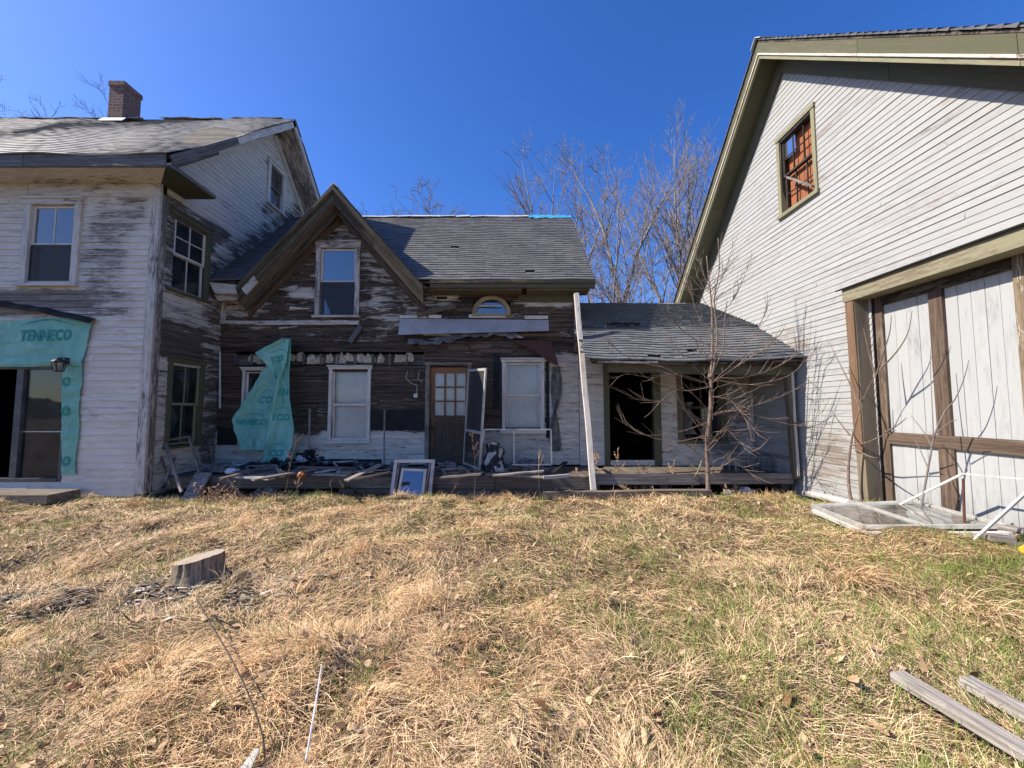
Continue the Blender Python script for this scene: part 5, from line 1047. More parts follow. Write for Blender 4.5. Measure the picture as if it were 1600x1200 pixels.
mb = MB(); mb.beam(PY(326, 686, 7.6), PY(334, 724, 7.5), .035, .03, (0, 1, 0), .4, 3, .003); single(mb, "broken_rail", M['bare'], "dark stick standing in the inner house corner", "stick")
mb = MB(); mb.beam(gp(378, 777, .02), PZ(352, 744, .38), .05, .03, (0, 0, 1), .5, 3, .004); single(mb, "broken_rail", M['greywood'], "grey stick sloping off the deck into the dry weeds", "stick")
for x, y, sx, lb in ((413, 776, .22, "blue grey triangular scrap on the grass before the deck"), (398, 778, .12, "small pale scrap on the grass left of the blue grey scrap")):
    m_ = MB(); q_ = gp(x, y); slab(m_, [q_ + Vector((-sx, 0, .02)), q_ + Vector((sx, .02, .02)), q_ + Vector((.02, .10, .16))], .01); single(m_, "sheet_scrap", M['slatetrim'], lb, "scrap")
m_ = MB(); m_.tube([PZ(531, 751, DZ), PZ(536, 760, .28), gp(548, 770, .08), gp(562, 779, .03)], .018, 6); single(m_, "curved_branch", M['darkwire'], "dark curved branch hanging off the deck edge", "branch")
for i, (a, b, c_, d__, lab) in enumerate((((385, 728), (432, 727), (440, 742), (388, 743), "old window screen lying flat on the porch below the plastic sheet"), ((520, 722), (556, 720), (572, 736), (532, 738), "broken window frame lying on the porch right of the clothes heap"), ((690, 733), (728, 731), (736, 742), (695, 743), "small broken frame lying before the brown door"))):
    e = thing("fallen_casement", lab, "window frame", PZ(a[0], a[1], DZ)); m_ = MB(); zz = DZ + .02; frame4(m_, PZ(*a, zz + .06), PZ(*b, zz + .10), PZ(*c_, zz + .03), PZ(*d__, zz), .035, .025, .5); m_.build("frame", M[('greywood', 'trim', 'bare')[i]], e)
for i, (x0, y0, x1, y1, lab, mt) in enumerate(((345, 748, 420, 728, "long dark board slanting across the left end of the porch", 'bare'), (395, 750, 492, 733, "thin pale lath lying across the boards under the plastic sheet", 'trim'), (555, 748, 610, 738, "dark plank end left of the leaning frames", 'dark'), (690, 746, 752, 741, "splintered brown plank in front of the door sill", 'bare'), (770, 743, 850, 736, "grey lath lying below the metal rack", 'greywood'), (865, 738, 884, 722, "dark stub of pipe leaning at the right end of the wing porch", 'black'))):
    lying(x0, y0, x1, y1, R.uniform(.05, .13), .025, DZ + R.uniform(.03, .08), DZ + R.uniform(.05, .16), mt, lab, R.uniform(.2, .7))
for i, (x, y, rx, lab, mt) in enumerate(((432, 731, .30, "dark heap of torn paper under the plastic sheet", 'bagblack'), (620, 734, .18, "small dark heap beside the leaning frames", 'rag'), (700, 734, .22, "low heap of torn grey paper at the door sill", 'rag'), (815, 735, .24, "heap of grey rags below the metal rack", 'rag'), (395, 734, .22, "black crumpled tarpaulin at the left of the porch", 'bagblack'))):
    m_ = MB(); q_ = PZ(x, y, DZ); m_.blob(q_ + Vector((0, .06, .03)), rx, .16, R.uniform(.07, .12), 80 + i, .8, 14, 3.2); single(m_, "rubbish_heap", M[mt], lab, "rubbish")
# frames on the shed porch
for (a, b, c_, d__, lb, Y_) in (((1146, 714), (1172, 712), (1178, 741), (1150, 742), "weathered lattice crate on the shed porch behind the young tree", 7.2), ((1174, 713), (1201, 713), (1204, 740), (1178, 741), "pale wire crate right of the weathered lattice crate", 7.25)):
    e = thing("lattice_crate", lb, "crate", PY(c_[0] - 12, c_[1], Y_)); m_ = MB(); TL, TR, BR, BL = PY(*a, Y_), PY(*b, Y_), PY(*c_, Y_ - .02), PY(*d__, Y_ - .02); dpt = Vector((0, .22, 0))
    frame4(m_, TL, TR, BR, BL, .03, .02, .4); frame4(m_, TL + dpt, TR + dpt, BR + dpt, BL + dpt, .03, .02, .4)
    for p_, q_ in ((TL, dpt), (TR, dpt), (BR, dpt), (BL, dpt)): m_.beam(p_ + dpt * .06, p_ + dpt * .94, .025, .025, (0, 0, 1), .4)
    m_.build("crate_frame", M['greywood'], e); m_ = MB()
    for k in range(1, 5): m_.beam(TL.lerp(TR, k / 5), BL.lerp(BR, k / 5), .010, .008, (0, 1, 0), .5)
    for k in range(1, 4): m_.beam(TL.lerp(BL, k / 4) + Vector((0, -.009, 0)), TR.lerp(BR, k / 4) + Vector((0, -.009, 0)), .010, .008, (0, 1, 0), .5)
    m_.build("lattice", M['greywood'], e)
m_ = MB(); m_.beam(PY(1097, 720, 6.9), gp(1078, 770), .025, .025, (0, 1, 0), .7, 3, .003); single(m_, "pale_stake", M['olivelt'], "pale yellowish stake leaning on the deck left of the young tree", "stake")
for i in range(40):
    cxp, cyp = R.choice([(400, 740), (440, 735), (520, 735), (560, 742), (590, 745), (720, 738), (790, 740), (840, 737), (700, 742), (360, 746)]); q_ = PZ(cxp + R.uniform(-25, 25), cyp + R.uniform(-4, 5), DZ - .01); a_r = R.uniform(-.5, .5); l_ = R.uniform(.08, .28) if i % 3 else R.uniform(.3, .8); m_ = MB(); dv_ = Vector((math.cos(a_r), math.sin(a_r), R.uniform(-.02, .12))) * l_
    q_.y = max(q_.y, 6.78); m_.beam(q_ - dv_ * .5 + Vector((0, 0, .03)), q_ + dv_ * .5 + Vector((0, 0, .03)), R.uniform(.03, .09), R.uniform(.01, .03), (0, 0, 1), R.uniform(.1, .9), 2, .006); single(m_, "wood_scrap", M[R.choice(['greywood', 'bare', 'dark', 'trim', 'slatetrim'])], "small broken scrap of board littering the porch deck", "scrap", "scraps of board littering the porch")
m_ = MB(); m_.beam(PZ(948, 722, FLR + .02), PZ(1015, 719, FLR + .03), .06, .03, (0, 0, 1), .4, 3, .004); single(m_, "loose_board", M['greywood'], "stick lying across the black shed doorway", "board")
for i, (x, y, r_, lb, mt) in enumerate(((1165, 772, .13, "pale crumpled plastic bag on the grass right of the young tree", 'bagwhite'), (1140, 776, .10, "grey stone on the grass right of the young tree", 'concrete'))):
    m_ = MB(); q_ = gp(x, y); m_.blob(q_ + Vector((0, 0, .04)), r_, r_ * .7, .07, 60 + i, .6, 9); single(m_, "plastic_bag" if mt == 'bagwhite' else "stone", M[mt], lb, "bag" if mt == 'bagwhite' else "stone")
m_ = MB(); a = gp(1256, 776, .06); b = gp(1330, 797, .05); m_.tube([a, a.lerp(b, .5) + Vector((0, 0, .01)), b], [.055, .05, .05], 10); single(m_, "white_downspout", M['white'], "white metal downspout lying on the grass along the barn wall", "pipe")
# glazed door panel lying on the grass by the barn
gl_ = thing("patio_door_panel", "white glazed patio door lying flat on the grass before the barn door", "door", (4.3, 4.5, .2))
A = Vector((3.99, 5.24, .20)); B_ = Vector((3.75, 4.20, .23)); C_ = Vector((4.58, 3.62, .41)); D_ = Vector((4.76, 4.62, .40))
mb = MB(); frame4(mb, A, D_, C_, B_, .032, .04, .7); m0 = A.lerp(D_, .48); m1 = B_.lerp(C_, .48); nrm = (D_ - A).cross(B_ - A).normalized(); mb.beam(m0, m1, .035, .036, nrm, .7); mb.build("frame", M['alum'], gl_)
mb = MB(); off = Vector((-.03, -.06, -.055)); frame4(mb, A + off, D_ + off, C_ + off, B_ + off, .04, .045, .9); mb.build("lower_frame", M['white'], gl_)
for p0, p1, p2, p3 in ((A, m0, m1, B_), (m0, D_, C_, m1)):
    c_ = (p0 + p1 + p2 + p3) / 4; mb = MB(); slab(mb, [p.lerp(c_, .08) for p in (p0, p3, p2, p1)], .006, (0, 0, 1)); mb.build("pane", glass("floor_glass", .34, (.5, .58, .54), .22), gl_)
# white tube frame, rusty rod, lumber ends and yellow object
m_ = MB(); T0, T1 = PX(1505, 740, 4.62), PX(1640, 752, 4.62); g0 = gp(1467, 806); g0.x = min(g0.x, 4.6); m_.beam(g0, T0, .02, .02, (0, 1, 0), .8); m_.beam(T0, T1, .013, .013, (0, 0, 1), .8); g1 = Vector((4.25, 3.62, .29)); m_.beam(g1, PX(1612, 762, 4.55), .02, .02, (0, 1, 0), .8)
single(m_, "white_tube_frame", M['white'], "white metal tube frame leaning against the barn door", "frame")
m_ = MB(); q_ = PX(1507, 826, 4.45); m_.tube([q_ + Vector((0, 0, -.03)), PX(1505, 748, 4.5)], .012, 6); single(m_, "rusty_rod", M['rust'], "thin rusty rod standing beside the white tube frame", "rod")
for i, (x0, y0, x1, y1, lb, dz) in enumerate(((1540, 848, 1582, 855, "grey lumber end stacked at the right edge by the barn", .05), (1562, 842, 1606, 848, "upper grey lumber end at the right edge by the barn", .10), (1575, 858, 1625, 862, "lower brown lumber end below the yellow object", .03))):
    a, b = gp(x0, y0, dz), gp(x1, y1, dz); m_ = MB(); m_.beam(a, b, .10, .05, (0, 0, 1), .3, 2, .004); single(m_, "lumber_end", M['greywood'] if i < 2 else M['bare'], lb, "lumber")
m_ = MB(); q_ = gp(1606, 866, .05); m_.lathe(q_, [(.024, -.09), (.03, -.08), (.03, .05), (.02, .075), (.012, .08)], 14, (.9, .4, .05)); single(m_, "yellow_bottle", M['yellow'], "yellow plastic bottle on the lumber at the right edge", "bottle")
M['palewood'] = wood('pale_plank', (.50, .47, .43), (.19, .17, .15), (.50, .46, .41), dirt=.4)
# planks in the lower right grass
def gplank(x0, y0, x1, y1, w0, lb, th_=.045):
    a, b = gp(x0, y0, .05), gp(x1, y1, .06); m_ = MB(); m_.beam(a, b, w0, th_, (0, 0, 1), .55, 3, .002); single(m_, "weathered_plank", M['palewood'], lb, "plank")
gplank(1402, 1070, 1640, 1222, .085, "long weathered plank lying in the lower right grass"); gplank(1508, 1078, 1690, 1185, .09, "second shorter weathered plank at the lower right edge of the grass")
# wire with metal tag, white stalk
m_ = MB(); P = [(306, 958, .10), (330, 1010, .12), (355, 1060, .13), (378, 1105, .12), (398, 1150, .10), (410, 1178, .07), (413, 1195, .03)]; m_.tube([gp(x, y, z) for x, y, z in P], .004, 5); single(m_, "dark_wire", M['darkwire'], "dark thin wire curving over the grass to a metal bracket", "wire")
m_ = MB(); q_ = gp(398, 1196); slab(m_, [q_ + Vector((-.04, -.06, .02)), q_ + Vector((.02, -.06, .035)), q_ + Vector((.012, .012, .06)), q_ + Vector((-.012, .012, .055))], .005); single(m_, "metal_bracket", plain('dull_bracket', (.24, .24, .235), (.15, .15, .145), 20, .5, .2), "grey metal bracket in the grass at the bottom edge", "bracket")
m_ = MB(); m_.tube([gp(478, 1200, .03), gp(488, 1160, .10), gp(496, 1120, .14), gp(501, 1088, .16)], [.005, .0045, .004, .003], 5); single(m_, "white_stalk", M['bagwhite'], "pale white stalk lying in the grass near the bottom edge", "stalk")
# stump
def ringmat():
    m, nt, bs = newmat("cut_wood"); tc = nd(nt, "ShaderNodeTexCoord"); wv = nd(nt, "ShaderNodeTexWave", wave_type='RINGS', rings_direction='Z'); wv.inputs["Scale"].default_value = 14; wv.inputs["Distortion"].default_value = 3; wv.inputs["Detail"].default_value = 4
    nt.links.new(tc.outputs["Object"], wv.inputs[0]); n = noise_(nt, tc.outputs["Object"], 12, 5); c = mix(nt, wv.outputs[1], (.24, .195, .145), (.42, .35, .275)); c = mix(nt, ramp01(nt, n, .45, .7, 0, .6), c, (.22, .17, .12)); nt.links.new(c, bs.inputs["Base Color"]); bs.inputs["Roughness"].default_value = .9; bump(nt, bs, n, .4, .01); return m
q_ = gp(311, 900); st = thing("tree_stump", "sawn grey tree stump in the dry grass on the left", "stump", q_)
mb = MB(); nn = 96
def srad(k, h):
    a = 2 * math.pi * k / nn; return .165 * (1 + .05 * math.sin(a * 2 + .5) + .03 * math.sin(a * 5 + 1) + .022 * math.sin(a * 13 + h * 2) + .014 * math.sin(a * 19 - h)) * (1 + .22 * max(0, 1 - h) ** 3)
for h0, h1 in ((-.1, .1), (.1, .35), (.35, .7), (.7, 1.0)):
    pp = []; bc_ = []
    for h in (h0, h1):
        for k in range(nn): a = 2 * math.pi * k / nn; r_ = srad(k, h); pp.append(q_ + Vector((r_ * math.cos(a), r_ * math.sin(a), .165 * h + (.03 * math.cos(a) * h)))); bc_.append((h * .3, a * .2, 1))
    mb.add(pp, [(k, (k + 1) % nn, nn + (k + 1) % nn, nn + k) for k in range(nn)], bc_, .2)
mb.build("bark", wood("stump_bark", (.40, .34, .28), (.09, .065, .045), (.36, .285, .215), dirt=.5), st, smooth=True); mb = MB(); pp = [q_ + Vector((srad(k, 1) * math.cos(2 * math.pi * k / nn), srad(k, 1) * math.sin(2 * math.pi * k / nn), .165 + .03 * math.cos(2 * math.pi * k / nn))) for k in range(nn)]
mb.add(pp + [q_ + Vector((0, 0, .163))], [(k, (k + 1) % nn, nn) for k in range(nn)], [(0, 0, 0)] * (nn + 1)); mb.build("cut_top", ringmat(), st)
# ================================================================== TREES
def limb(p, d, L, r0, r1, n, wig, up, rr, droop=0):
    P = [Vector(p)]; d = Vector(d).normalized(); rad = [r0]
    for i in range(n):
        d = d + Vector((rr.gauss(0, wig), rr.gauss(0, wig), rr.gauss(0, wig) * .6 + up)); d.normalize(); P.append(P[-1] + d * (L / n)); rad.append(r0 + (r1 - r0) * (i + 1) / n)
    return P, rad, d
def bare_tree(lab, base, H, seed, r=.2, spread=.55, nb=7, fork=3, levels=4, dens=1.0, rmin=.009, upv=.10, grp="bare trees behind the buildings", trunk=.35, lean=(0, 0)):
    rr = random.Random(seed); t = thing("bare_tree", lab, "tree", base, grp); tm, cm = MB(), MB()
    def kids(P, rad, L, lev):
        if lev >= levels: return
        n = max(2, int((nb if lev == 1 else (5 if lev == 2 else 4)) * dens * rr.uniform(.8, 1.2)))
        for k in range(n):
            f = rr.uniform(.22, .98); i = min(len(P) - 2, int(f * (len(P) - 1))); q = P[i].lerp(P[i + 1], f * (len(P) - 1) - i); d = (P[i + 1] - P[i]).normalized()
            a = d.orthogonal().normalized(); a.rotate(__import__('mathutils').Quaternion(d, rr.uniform(0, 6.283))); dd = d * (1 - spread * .55) + a * spread * rr.uniform(.7, 1.2)
            l = L * rr.uniform(.32, .58) * (1.15 - .5 * f); r0 = max(rmin, rad[i] * rr.uniform(.42, .6)); p2, rd2, _ = limb(q, dd, l, r0, max(rmin * .7, r0 * .35), 4 if lev < 3 else 3, .10, upv, rr)
            cm.tube(p2, rd2, 4 if lev < 3 else 3); kids(p2, rd2, l, lev + 1)
    P, rad, d = limb(base, (lean[0], lean[1], 1), H * trunk, r, r * .75, 5, .03, .05, rr); tm.tube(P, rad, 8); top = P[-1]
    for k in range(fork):
        a = 6.283 * k / fork + rr.uniform(-.4, .4); dd = Vector((math.cos(a) * spread * .6, math.sin(a) * spread * .6, 1)) if fork > 1 else d; l = H * (1 - trunk) * rr.uniform(.82, 1.05)
        p2, rd2, _ = limb(top, dd, l, r * .62, rmin, 8, .07, .07, rr); tm.tube(p2, rd2, 6); kids(p2, rd2, l * .75, 1)
    kids(P[2:], rad[2:], H * .4, 2)
    tm.build("trunk", M['barkfar'], t, smooth=True); cm.build("crown", M['twig'], t)
def tpos(px, Y): return ((px - 800) / FPX * Y, Y, 0)
def tH(py, Y): return EYE + (638 - py) / FPX * Y
bare_tree("bare tree crown showing above the farmhouse roof left of the chimney", tpos(20, 24), tH(150, 24), 101, .22, .8, 10, 7, dens=1.2, trunk=.3)
bare_tree("small bare crown just left of the brick chimney", tpos(95, 26), tH(172, 26), 102, .2, .8, 9, 6, dens=1.1, trunk=.3)
bare_tree("low fan shaped bare tree above the wing ridge", tpos(660, 21), tH(342, 21), 103, .2, .85, 11, 9, dens=1.25, trunk=.3)
bare_tree("tall open bare tree above the blue tarp end of the wing roof", tpos(858, 22), tH(250, 22), 104, .22, .62, 9, 7, dens=1.1, trunk=.3)
bare_tree("slender bare tree with two leaders right of the wing roof", tpos(978, 20), tH(216, 20), 105, .2, .42, 9, 2, trunk=.42)
bare_tree("dense bare tree beside the barn roof edge", tpos(1062, 21), tH(228, 21), 106, .2, .42, 12, 5, dens=1.25, trunk=.25)
bare_tree("bare tree partly hidden behind the barn rake", tpos(1118, 23), tH(225, 23), 107, .2, .45, 10, 4, dens=1.1, trunk=.3)
bare_tree("short bushy bare tree above the shed ridge", tpos(950, 17), tH(345, 17), 108, .12, .6, 9, 5, dens=1.2, trunk=.2, rmin=.009)
bare_tree("low bare tree rising over the middle of the shed ridge", tpos(1020, 18), tH(360, 18), 109, .12, .6, 9, 5, dens=1.2, trunk=.2, rmin=.009)
# young tree in front of the shed porch
yt = thing("young_tree", "young leafless tree with sweeping thin branches before the shed porch", "tree", gp(1107, 776)); rr = random.Random(77); YY = 6.42
tb, bb = MB(), MB()
def sm(P, n=4):                                                        # Catmull-Rom through points
    out = []
    for i in range(len(P) - 1):
        p0, p1, p2, p3 = P[max(i - 1, 0)], P[i], P[i + 1], P[min(i + 2, len(P) - 1)]
        for k in range(n):
            t = k / n; out.append(.5 * ((2 * p1) + (p2 - p0) * t + (2 * p0 - 5 * p1 + 4 * p2 - p3) * t * t + (3 * p1 - p0 - 3 * p2 + p3) * t ** 3))
    return out + [P[-1]]
def ypx(l, y0=YY, dy=0.0): n = len(l); return [PY(x, y, y0 + dy * (i / max(1, n - 1))) for i, (x, y) in enumerate(l)]
def taper(P, a, b): return [a + (b - a) * (i / (len(P) - 1)) ** .8 for i in range(len(P))]
for l, a, b, dy in (([(1107, 780), (1106, 735), (1105, 690), (1110, 640), (1111, 590)], .038, .028, 0), ([(1110, 595), (1113, 540), (1112, 480), (1108, 440), (1104, 400)], .024, .008, .1), ([(1112, 592), (1121, 530), (1116, 470), (1124, 420), (1122, 372)], .020, .006, -.1), ([(1113, 580), (1130, 545), (1132, 505), (1136, 470)], .016, .006, -.15)):
    P = sm(ypx(l, YY, dy)); tb.tube(P, taper(P, a, b), 7)
tb.blob(PY(1111, 588, YY), .05, .05, .05, 3, .5, 8)
tb.build("trunk", M['sapling'], yt, smooth=True)
BR = [([(1112, 590), (1160, 590), (1210, 575), (1256, 545)], -.3), ([(1112, 592), (1170, 601), (1230, 588), (1262, 560), (1275, 545)], -.5), ([(1112, 588), (1150, 570), (1190, 548), (1222, 520)], .2), ([(1110, 600), (1140, 580), (1170, 560), (1205, 538)], -.6),
      ([(1108, 648), (1140, 640), (1185, 632), (1230, 615), (1262, 595)], -.3), ([(1108, 650), (1150, 642), (1200, 655), (1250, 664), (1290, 640)], -.5), ([(1106, 650), (1150, 648), (1190, 670), (1230, 665), (1268, 650)], .2),
      ([(1110, 600), (1070, 590), (1030, 570), (985, 560), (945, 530)], -.3), ([(1108, 605), (1060, 610), (1010, 590), (975, 560), (950, 556)], .2), ([(1108, 600), (1060, 585), (1020, 590), (975, 585), (952, 605)], -.6), ([(1110, 595), (1080, 570), (1055, 545), (1030, 520), (1015, 515)], .3),
      ([(1106, 660), (1060, 675), (1010, 680), (980, 665), (960, 652)], -.3), ([(1106, 665), (1070, 640), (1030, 626), (1000, 625), (955, 605)], -.5), ([(1105, 680), (1050, 690), (1000, 676), (975, 655)], .3), ([(1106, 640), (1075, 610), (1050, 612), (1020, 640)], -.7),
      ([(1107, 690), (1085, 660), (1070, 640), (1060, 620)], -.4), ([(1107, 700), (1130, 670), (1155, 690), (1170, 705), (1190, 700)], -.5), ([(1107, 690), (1140, 665), (1150, 640), (1160, 610)], .3), ([(1106, 720), (1080, 700), (1062, 690), (1050, 700)], -.4),
      ([(1110, 620), (1140, 625), (1165, 655), (1185, 680)], -.5), ([(1110, 540), (1085, 530), (1060, 510), (1040, 480)], -.2), ([(1112, 520), (1090, 490), (1080, 460), (1070, 430)], .1), ([(1118, 500), (1145, 470), (1160, 440), (1172, 405)], -.1), ([(1114, 470), (1130, 430), (1140, 400), (1148, 378)], .1), ([(1108, 450), (1098, 425), (1088, 395), (1086, 375)], 0), ([(1108, 560), (1150, 545), (1180, 520), (1200, 480)], -.3), ([(1105, 730), (1130, 715), (1160, 730), (1180, 745)], -.3)]
for i, (l, dy) in enumerate(BR):
    P = sm(ypx(l, YY, dy)); r0 = .008 if i < 15 else .006; bb.tube(P, taper(P, r0, .003), 5)
    for k in range(9):
        j = rr.randrange(3, len(P) - 1); d = (P[j] - P[j - 1]).normalized(); up = Vector((rr.uniform(-.5, .5), rr.uniform(-.6, .3), rr.uniform(-.3, 1.0))); q_, rd_, _ = limb(P[j], d + up, rr.uniform(.15, .42), .005, .002, 4, .12, .05, rr); bb.tube(q_, rd_, 4)
for k in range(46):
    b_y = rr.uniform(430, 740); q0 = PY(1109 + rr.uniform(-3, 5), b_y, YY + rr.uniform(-.05, .05)); q_, rd_, _ = limb(q0, (rr.uniform(-1, 1), rr.uniform(-1, .6), rr.uniform(-.1, .9)), rr.uniform(.3, .95), .006, .002, 7, .13, .045, rr); bb.tube(q_, rd_, 4)
    for j in (3, 5): q2, rd2, _ = limb(q_[j], (rr.uniform(-1, 1), rr.uniform(-1, 1), rr.uniform(0, 1)), rr.uniform(.1, .35), .003, .0015, 4, .12, .06, rr); bb.tube(q2, rd2, 3)
bb.build("crown", M['sapling'], yt)
def shoots(name, lab, cat, base, lst, mat, Xs=None, r0=.014):
    t = thing(name, lab, cat, base); a, b = MB(), MB()
    for i, (l, x0, x1) in enumerate(lst):
        n = len(l); P = sm([PX(x, y, x0 + (x1 - x0) * k / (n - 1)) for k, (x, y) in enumerate(l)]); (a if i == 0 else b).tube(P, taper(P, r0 if i == 0 else r0 * .5, .003), 6)
    a.build("trunk", M[mat], t, smooth=True); b.build("twigs", M[mat], t)
Z8 = lambda L: [(1220 + x * .4, 400 + y * .4) for x, y in L]
shoots("sapling", "thin brown sapling growing at the barn door jamb", "sapling", (4.5, 5.2, .1), [(Z8([(281, 990), (266, 900), (265, 820), (275, 730), (290, 660), (310, 590), (350, 500), (390, 440)]), 4.55, 4.6), (Z8([(390, 440), (430, 400), (470, 350), (500, 290), (513, 212)]), 4.6, 4.55), (Z8([(375, 460), (400, 380), (425, 300), (432, 232)]), 4.6, 4.5), (Z8([(310, 600), (270, 500), (225, 410), (190, 340)]), 4.58, 4.5), (Z8([(320, 590), (290, 520), (262, 440)]), 4.58, 4.4), (Z8([(272, 740), (330, 730), (400, 700), (450, 680)]), 4.56, 4.4), (Z8([(285, 750), (340, 780), (380, 790)]), 4.56, 4.4), (Z8([(270, 700), (230, 650), (195, 600)]), 4.56, 4.5), (Z8([(405, 690), (450, 665), (492, 632)]), 4.45, 4.4), (Z8([(370, 470), (345, 380), (322, 280)]), 4.6, 4.5)], 'sapling', r0=.024)
shoots("sapling", "dark bare shoot growing before the left panel of the barn door", "sapling", (4.55, 4.4, .2), [(Z8([(545, 998), (570, 860), (600, 705), (640, 610), (680, 560), (715, 480), (735, 405)]), 4.6, 4.7), (Z8([(590, 745), (560, 690), (530, 650), (510, 625)]), 4.62, 4.6), (Z8([(575, 830), (550, 770), (525, 720)]), 4.62, 4.6), (Z8([(597, 720), (592, 600), (586, 480), (584, 365)]), 4.62, 4.7), (Z8([(610, 690), (660, 650), (690, 640)]), 4.62, 4.6)], 'twig', r0=.014)
# weeds
def weed(lab, x0, y0, x1, y1, Y_=None, seed=0, nb=7, heads=True, r0=.006, spread=.12, name="dry_weed", grp=None):
    rr = random.Random(seed); b = gp(x0, y0) if Y_ is None else PY(x0, y0, Y_); tip = PY(x1, y1, b.y); mid = b.lerp(tip, .5) + Vector((rr.uniform(-.03, .03), rr.uniform(-.03, .03), 0)); P = sm([b, mid, tip]); a = MB(); a.tube(P, taper(P, r0, r0 * .35), 5, 0)
    for k in range(nb):
        j = rr.randrange(len(P) // 3, len(P)); L = rr.uniform(.4, 1.2) * spread; q_, rd_, _ = limb(P[j], (rr.uniform(-1, 1), rr.uniform(-1, 1), rr.uniform(.3, 1.2)), L, r0 * .4, r0 * .25, 4, .12, .12, rr); a.tube(q_, rd_, 4, 0)
        if heads:
            for c in q_[1:]:
                for _ in range(2): a.blob(c + Vector((rr.uniform(-.01, .01), rr.uniform(-.01, .01), rr.uniform(-.01, .01))), rr.uniform(.006, .014), rr.uniform(.006, .012), rr.uniform(.008, .016), rr.random() * 9, .5, 4, paint=1.0)
    single(a, name, M['weed'], lab, "weed", grp)
weed("tall dry weed with seed heads in front of the teal plastic sheet", 445, 778, 463, 682, seed=1, nb=9, spread=.16)
weed("tall thin dry weed in front of the storm door", 741, 782, 738, 682, seed=2, nb=8, spread=.14)
weed("forked dry weed in front of the metal frame", 843, 778, 843, 700, seed=3, nb=5, spread=.2, heads=False, r0=.010)
weed("short dry weed left of the leaning window sash", 468, 780, 466, 750, seed=4, nb=4, spread=.08)
weed("short bare weed below the orange jug", 518, 781, 516, 752, seed=5, nb=3, spread=.07)
weed("feathery brown weed beside the leaning post", 926, 764, 932, 706, seed=6, nb=14, spread=.16)
weed("brown dock weed left of the leaning post", 897, 766, 900, 735, seed=7, nb=8, spread=.1)
weed("dry weed before the left jamb of the shed doorway", 975, 770, 965, 712, seed=8, nb=8, spread=.2)
weed("curving dry weed before the shed doorway", 1010, 770, 1003, 725, seed=9, nb=8, spread=.22)
weed("reddish dry weed between the shed doorway and young tree", 1045, 772, 1052, 735, seed=10, nb=10, spread=.18)
weed("small dry weed left of the young tree foot", 1080, 774, 1084, 742, seed=11, nb=6, spread=.14)
weed("sprawling dry weed right of the leaning frames", 700, 781, 712, 757, seed=12, nb=8, spread=.2, heads=False)
weed("thin upright stalk on the left lawn", 183, 1000, 190, 930, seed=13, nb=3, spread=.06, heads=False, r0=.003)
def shrub(lab, x, y, wpx, hpx, seed, n=30):
    rr = random.Random(seed); b = gp(x, y); t = thing("dry_shrub", lab, "shrub", b); a, h = MB(), MB(); s = b.y / FPX
    for k in range(n):
        q_, rd_, _ = limb(b + Vector((rr.uniform(-.3, .3) * wpx * s, rr.uniform(-.1, .1), 0)), (rr.uniform(-1, 1), rr.uniform(-.6, .6), rr.uniform(.4, 1.4)), hpx * s * rr.uniform(.5, 1.1), .005, .002, 4, .16, .04, rr); a.tube(q_, rd_, 4)
        for c in q_[1:]:
            for _ in range(3):
                d = Vector((rr.uniform(-1, 1), rr.uniform(-1, 1), rr.uniform(-.6, 1))).normalized() * rr.uniform(.015, .035); e = d.orthogonal().normalized() * rr.uniform(.008, .016); o_ = c + Vector((rr.uniform(-.02, .02),) * 3); h.add([o_, o_ + d * .5 + e, o_ + d, o_ + d * .5 - e], [(0, 1, 2, 3)], [(0, 0, 0)] * 4)
    a.build("stems", M['stem'], t); h.build("dead_leaves", M['seed'], t)
shrub("tangle of brown dead leaves at the left end of the porch", 335, 786, 60, 38, 1, 34); shrub("low brown weeds under the shed deck edge", 1005, 772, 70, 26, 2, 26); shrub("low brown weeds right of the young tree", 1145, 772, 50, 24, 3, 20)
# ================================================================== GRASS
rs = np.random.RandomState(21)
def fbm(x, y): return .55 * vnoise(x, y) + .3 * vnoise(x * 2.1 + 17, y * 2.1 + 5) + .15 * vnoise(x * 4.3 + 3, y * 4.3 + 60)
def flow(x, y): return 6.283 * 1.9 * fbm(x * .95 + 30, y * .95 + 11) - 3.4
def inpoly(x, y, Q, pad):
    c = np.array(Q).mean(0); Q = [(c[0] + (a - c[0]) * pad, c[1] + (b - c[1]) * pad) for a, b in Q]; ins = np.zeros(len(x), bool); j = len(Q) - 1
    for i in range(len(Q)):
        (xi, yi), (xj, yj) = Q[i], Q[j]; cnd = ((yi > y) != (yj > y)); ins ^= cnd & (x < (xj - xi) * (y - yi) / ((yj - yi) if yj != yi else 1e-9) + xi); j = i
    return ins
CLEAR = [([(A.x, A.y), (B_.x, B_.y), (C_.x, C_.y), (D_.x, D_.y)], 1.14)]
for o_ in [o for o in COL.objects if o.name.startswith('weathered_plank') or o.name.startswith('ground_timber')]:
    vs_ = [v.co + o_.location for v in o_.data.vertices]; k_ = len(vs_) - 4; f_ = lambda i: (vs_[i].x, vs_[i].y); CLEAR.append(([f_(0), f_(1), f_(k_ + 1), f_(k_)], 1.0))
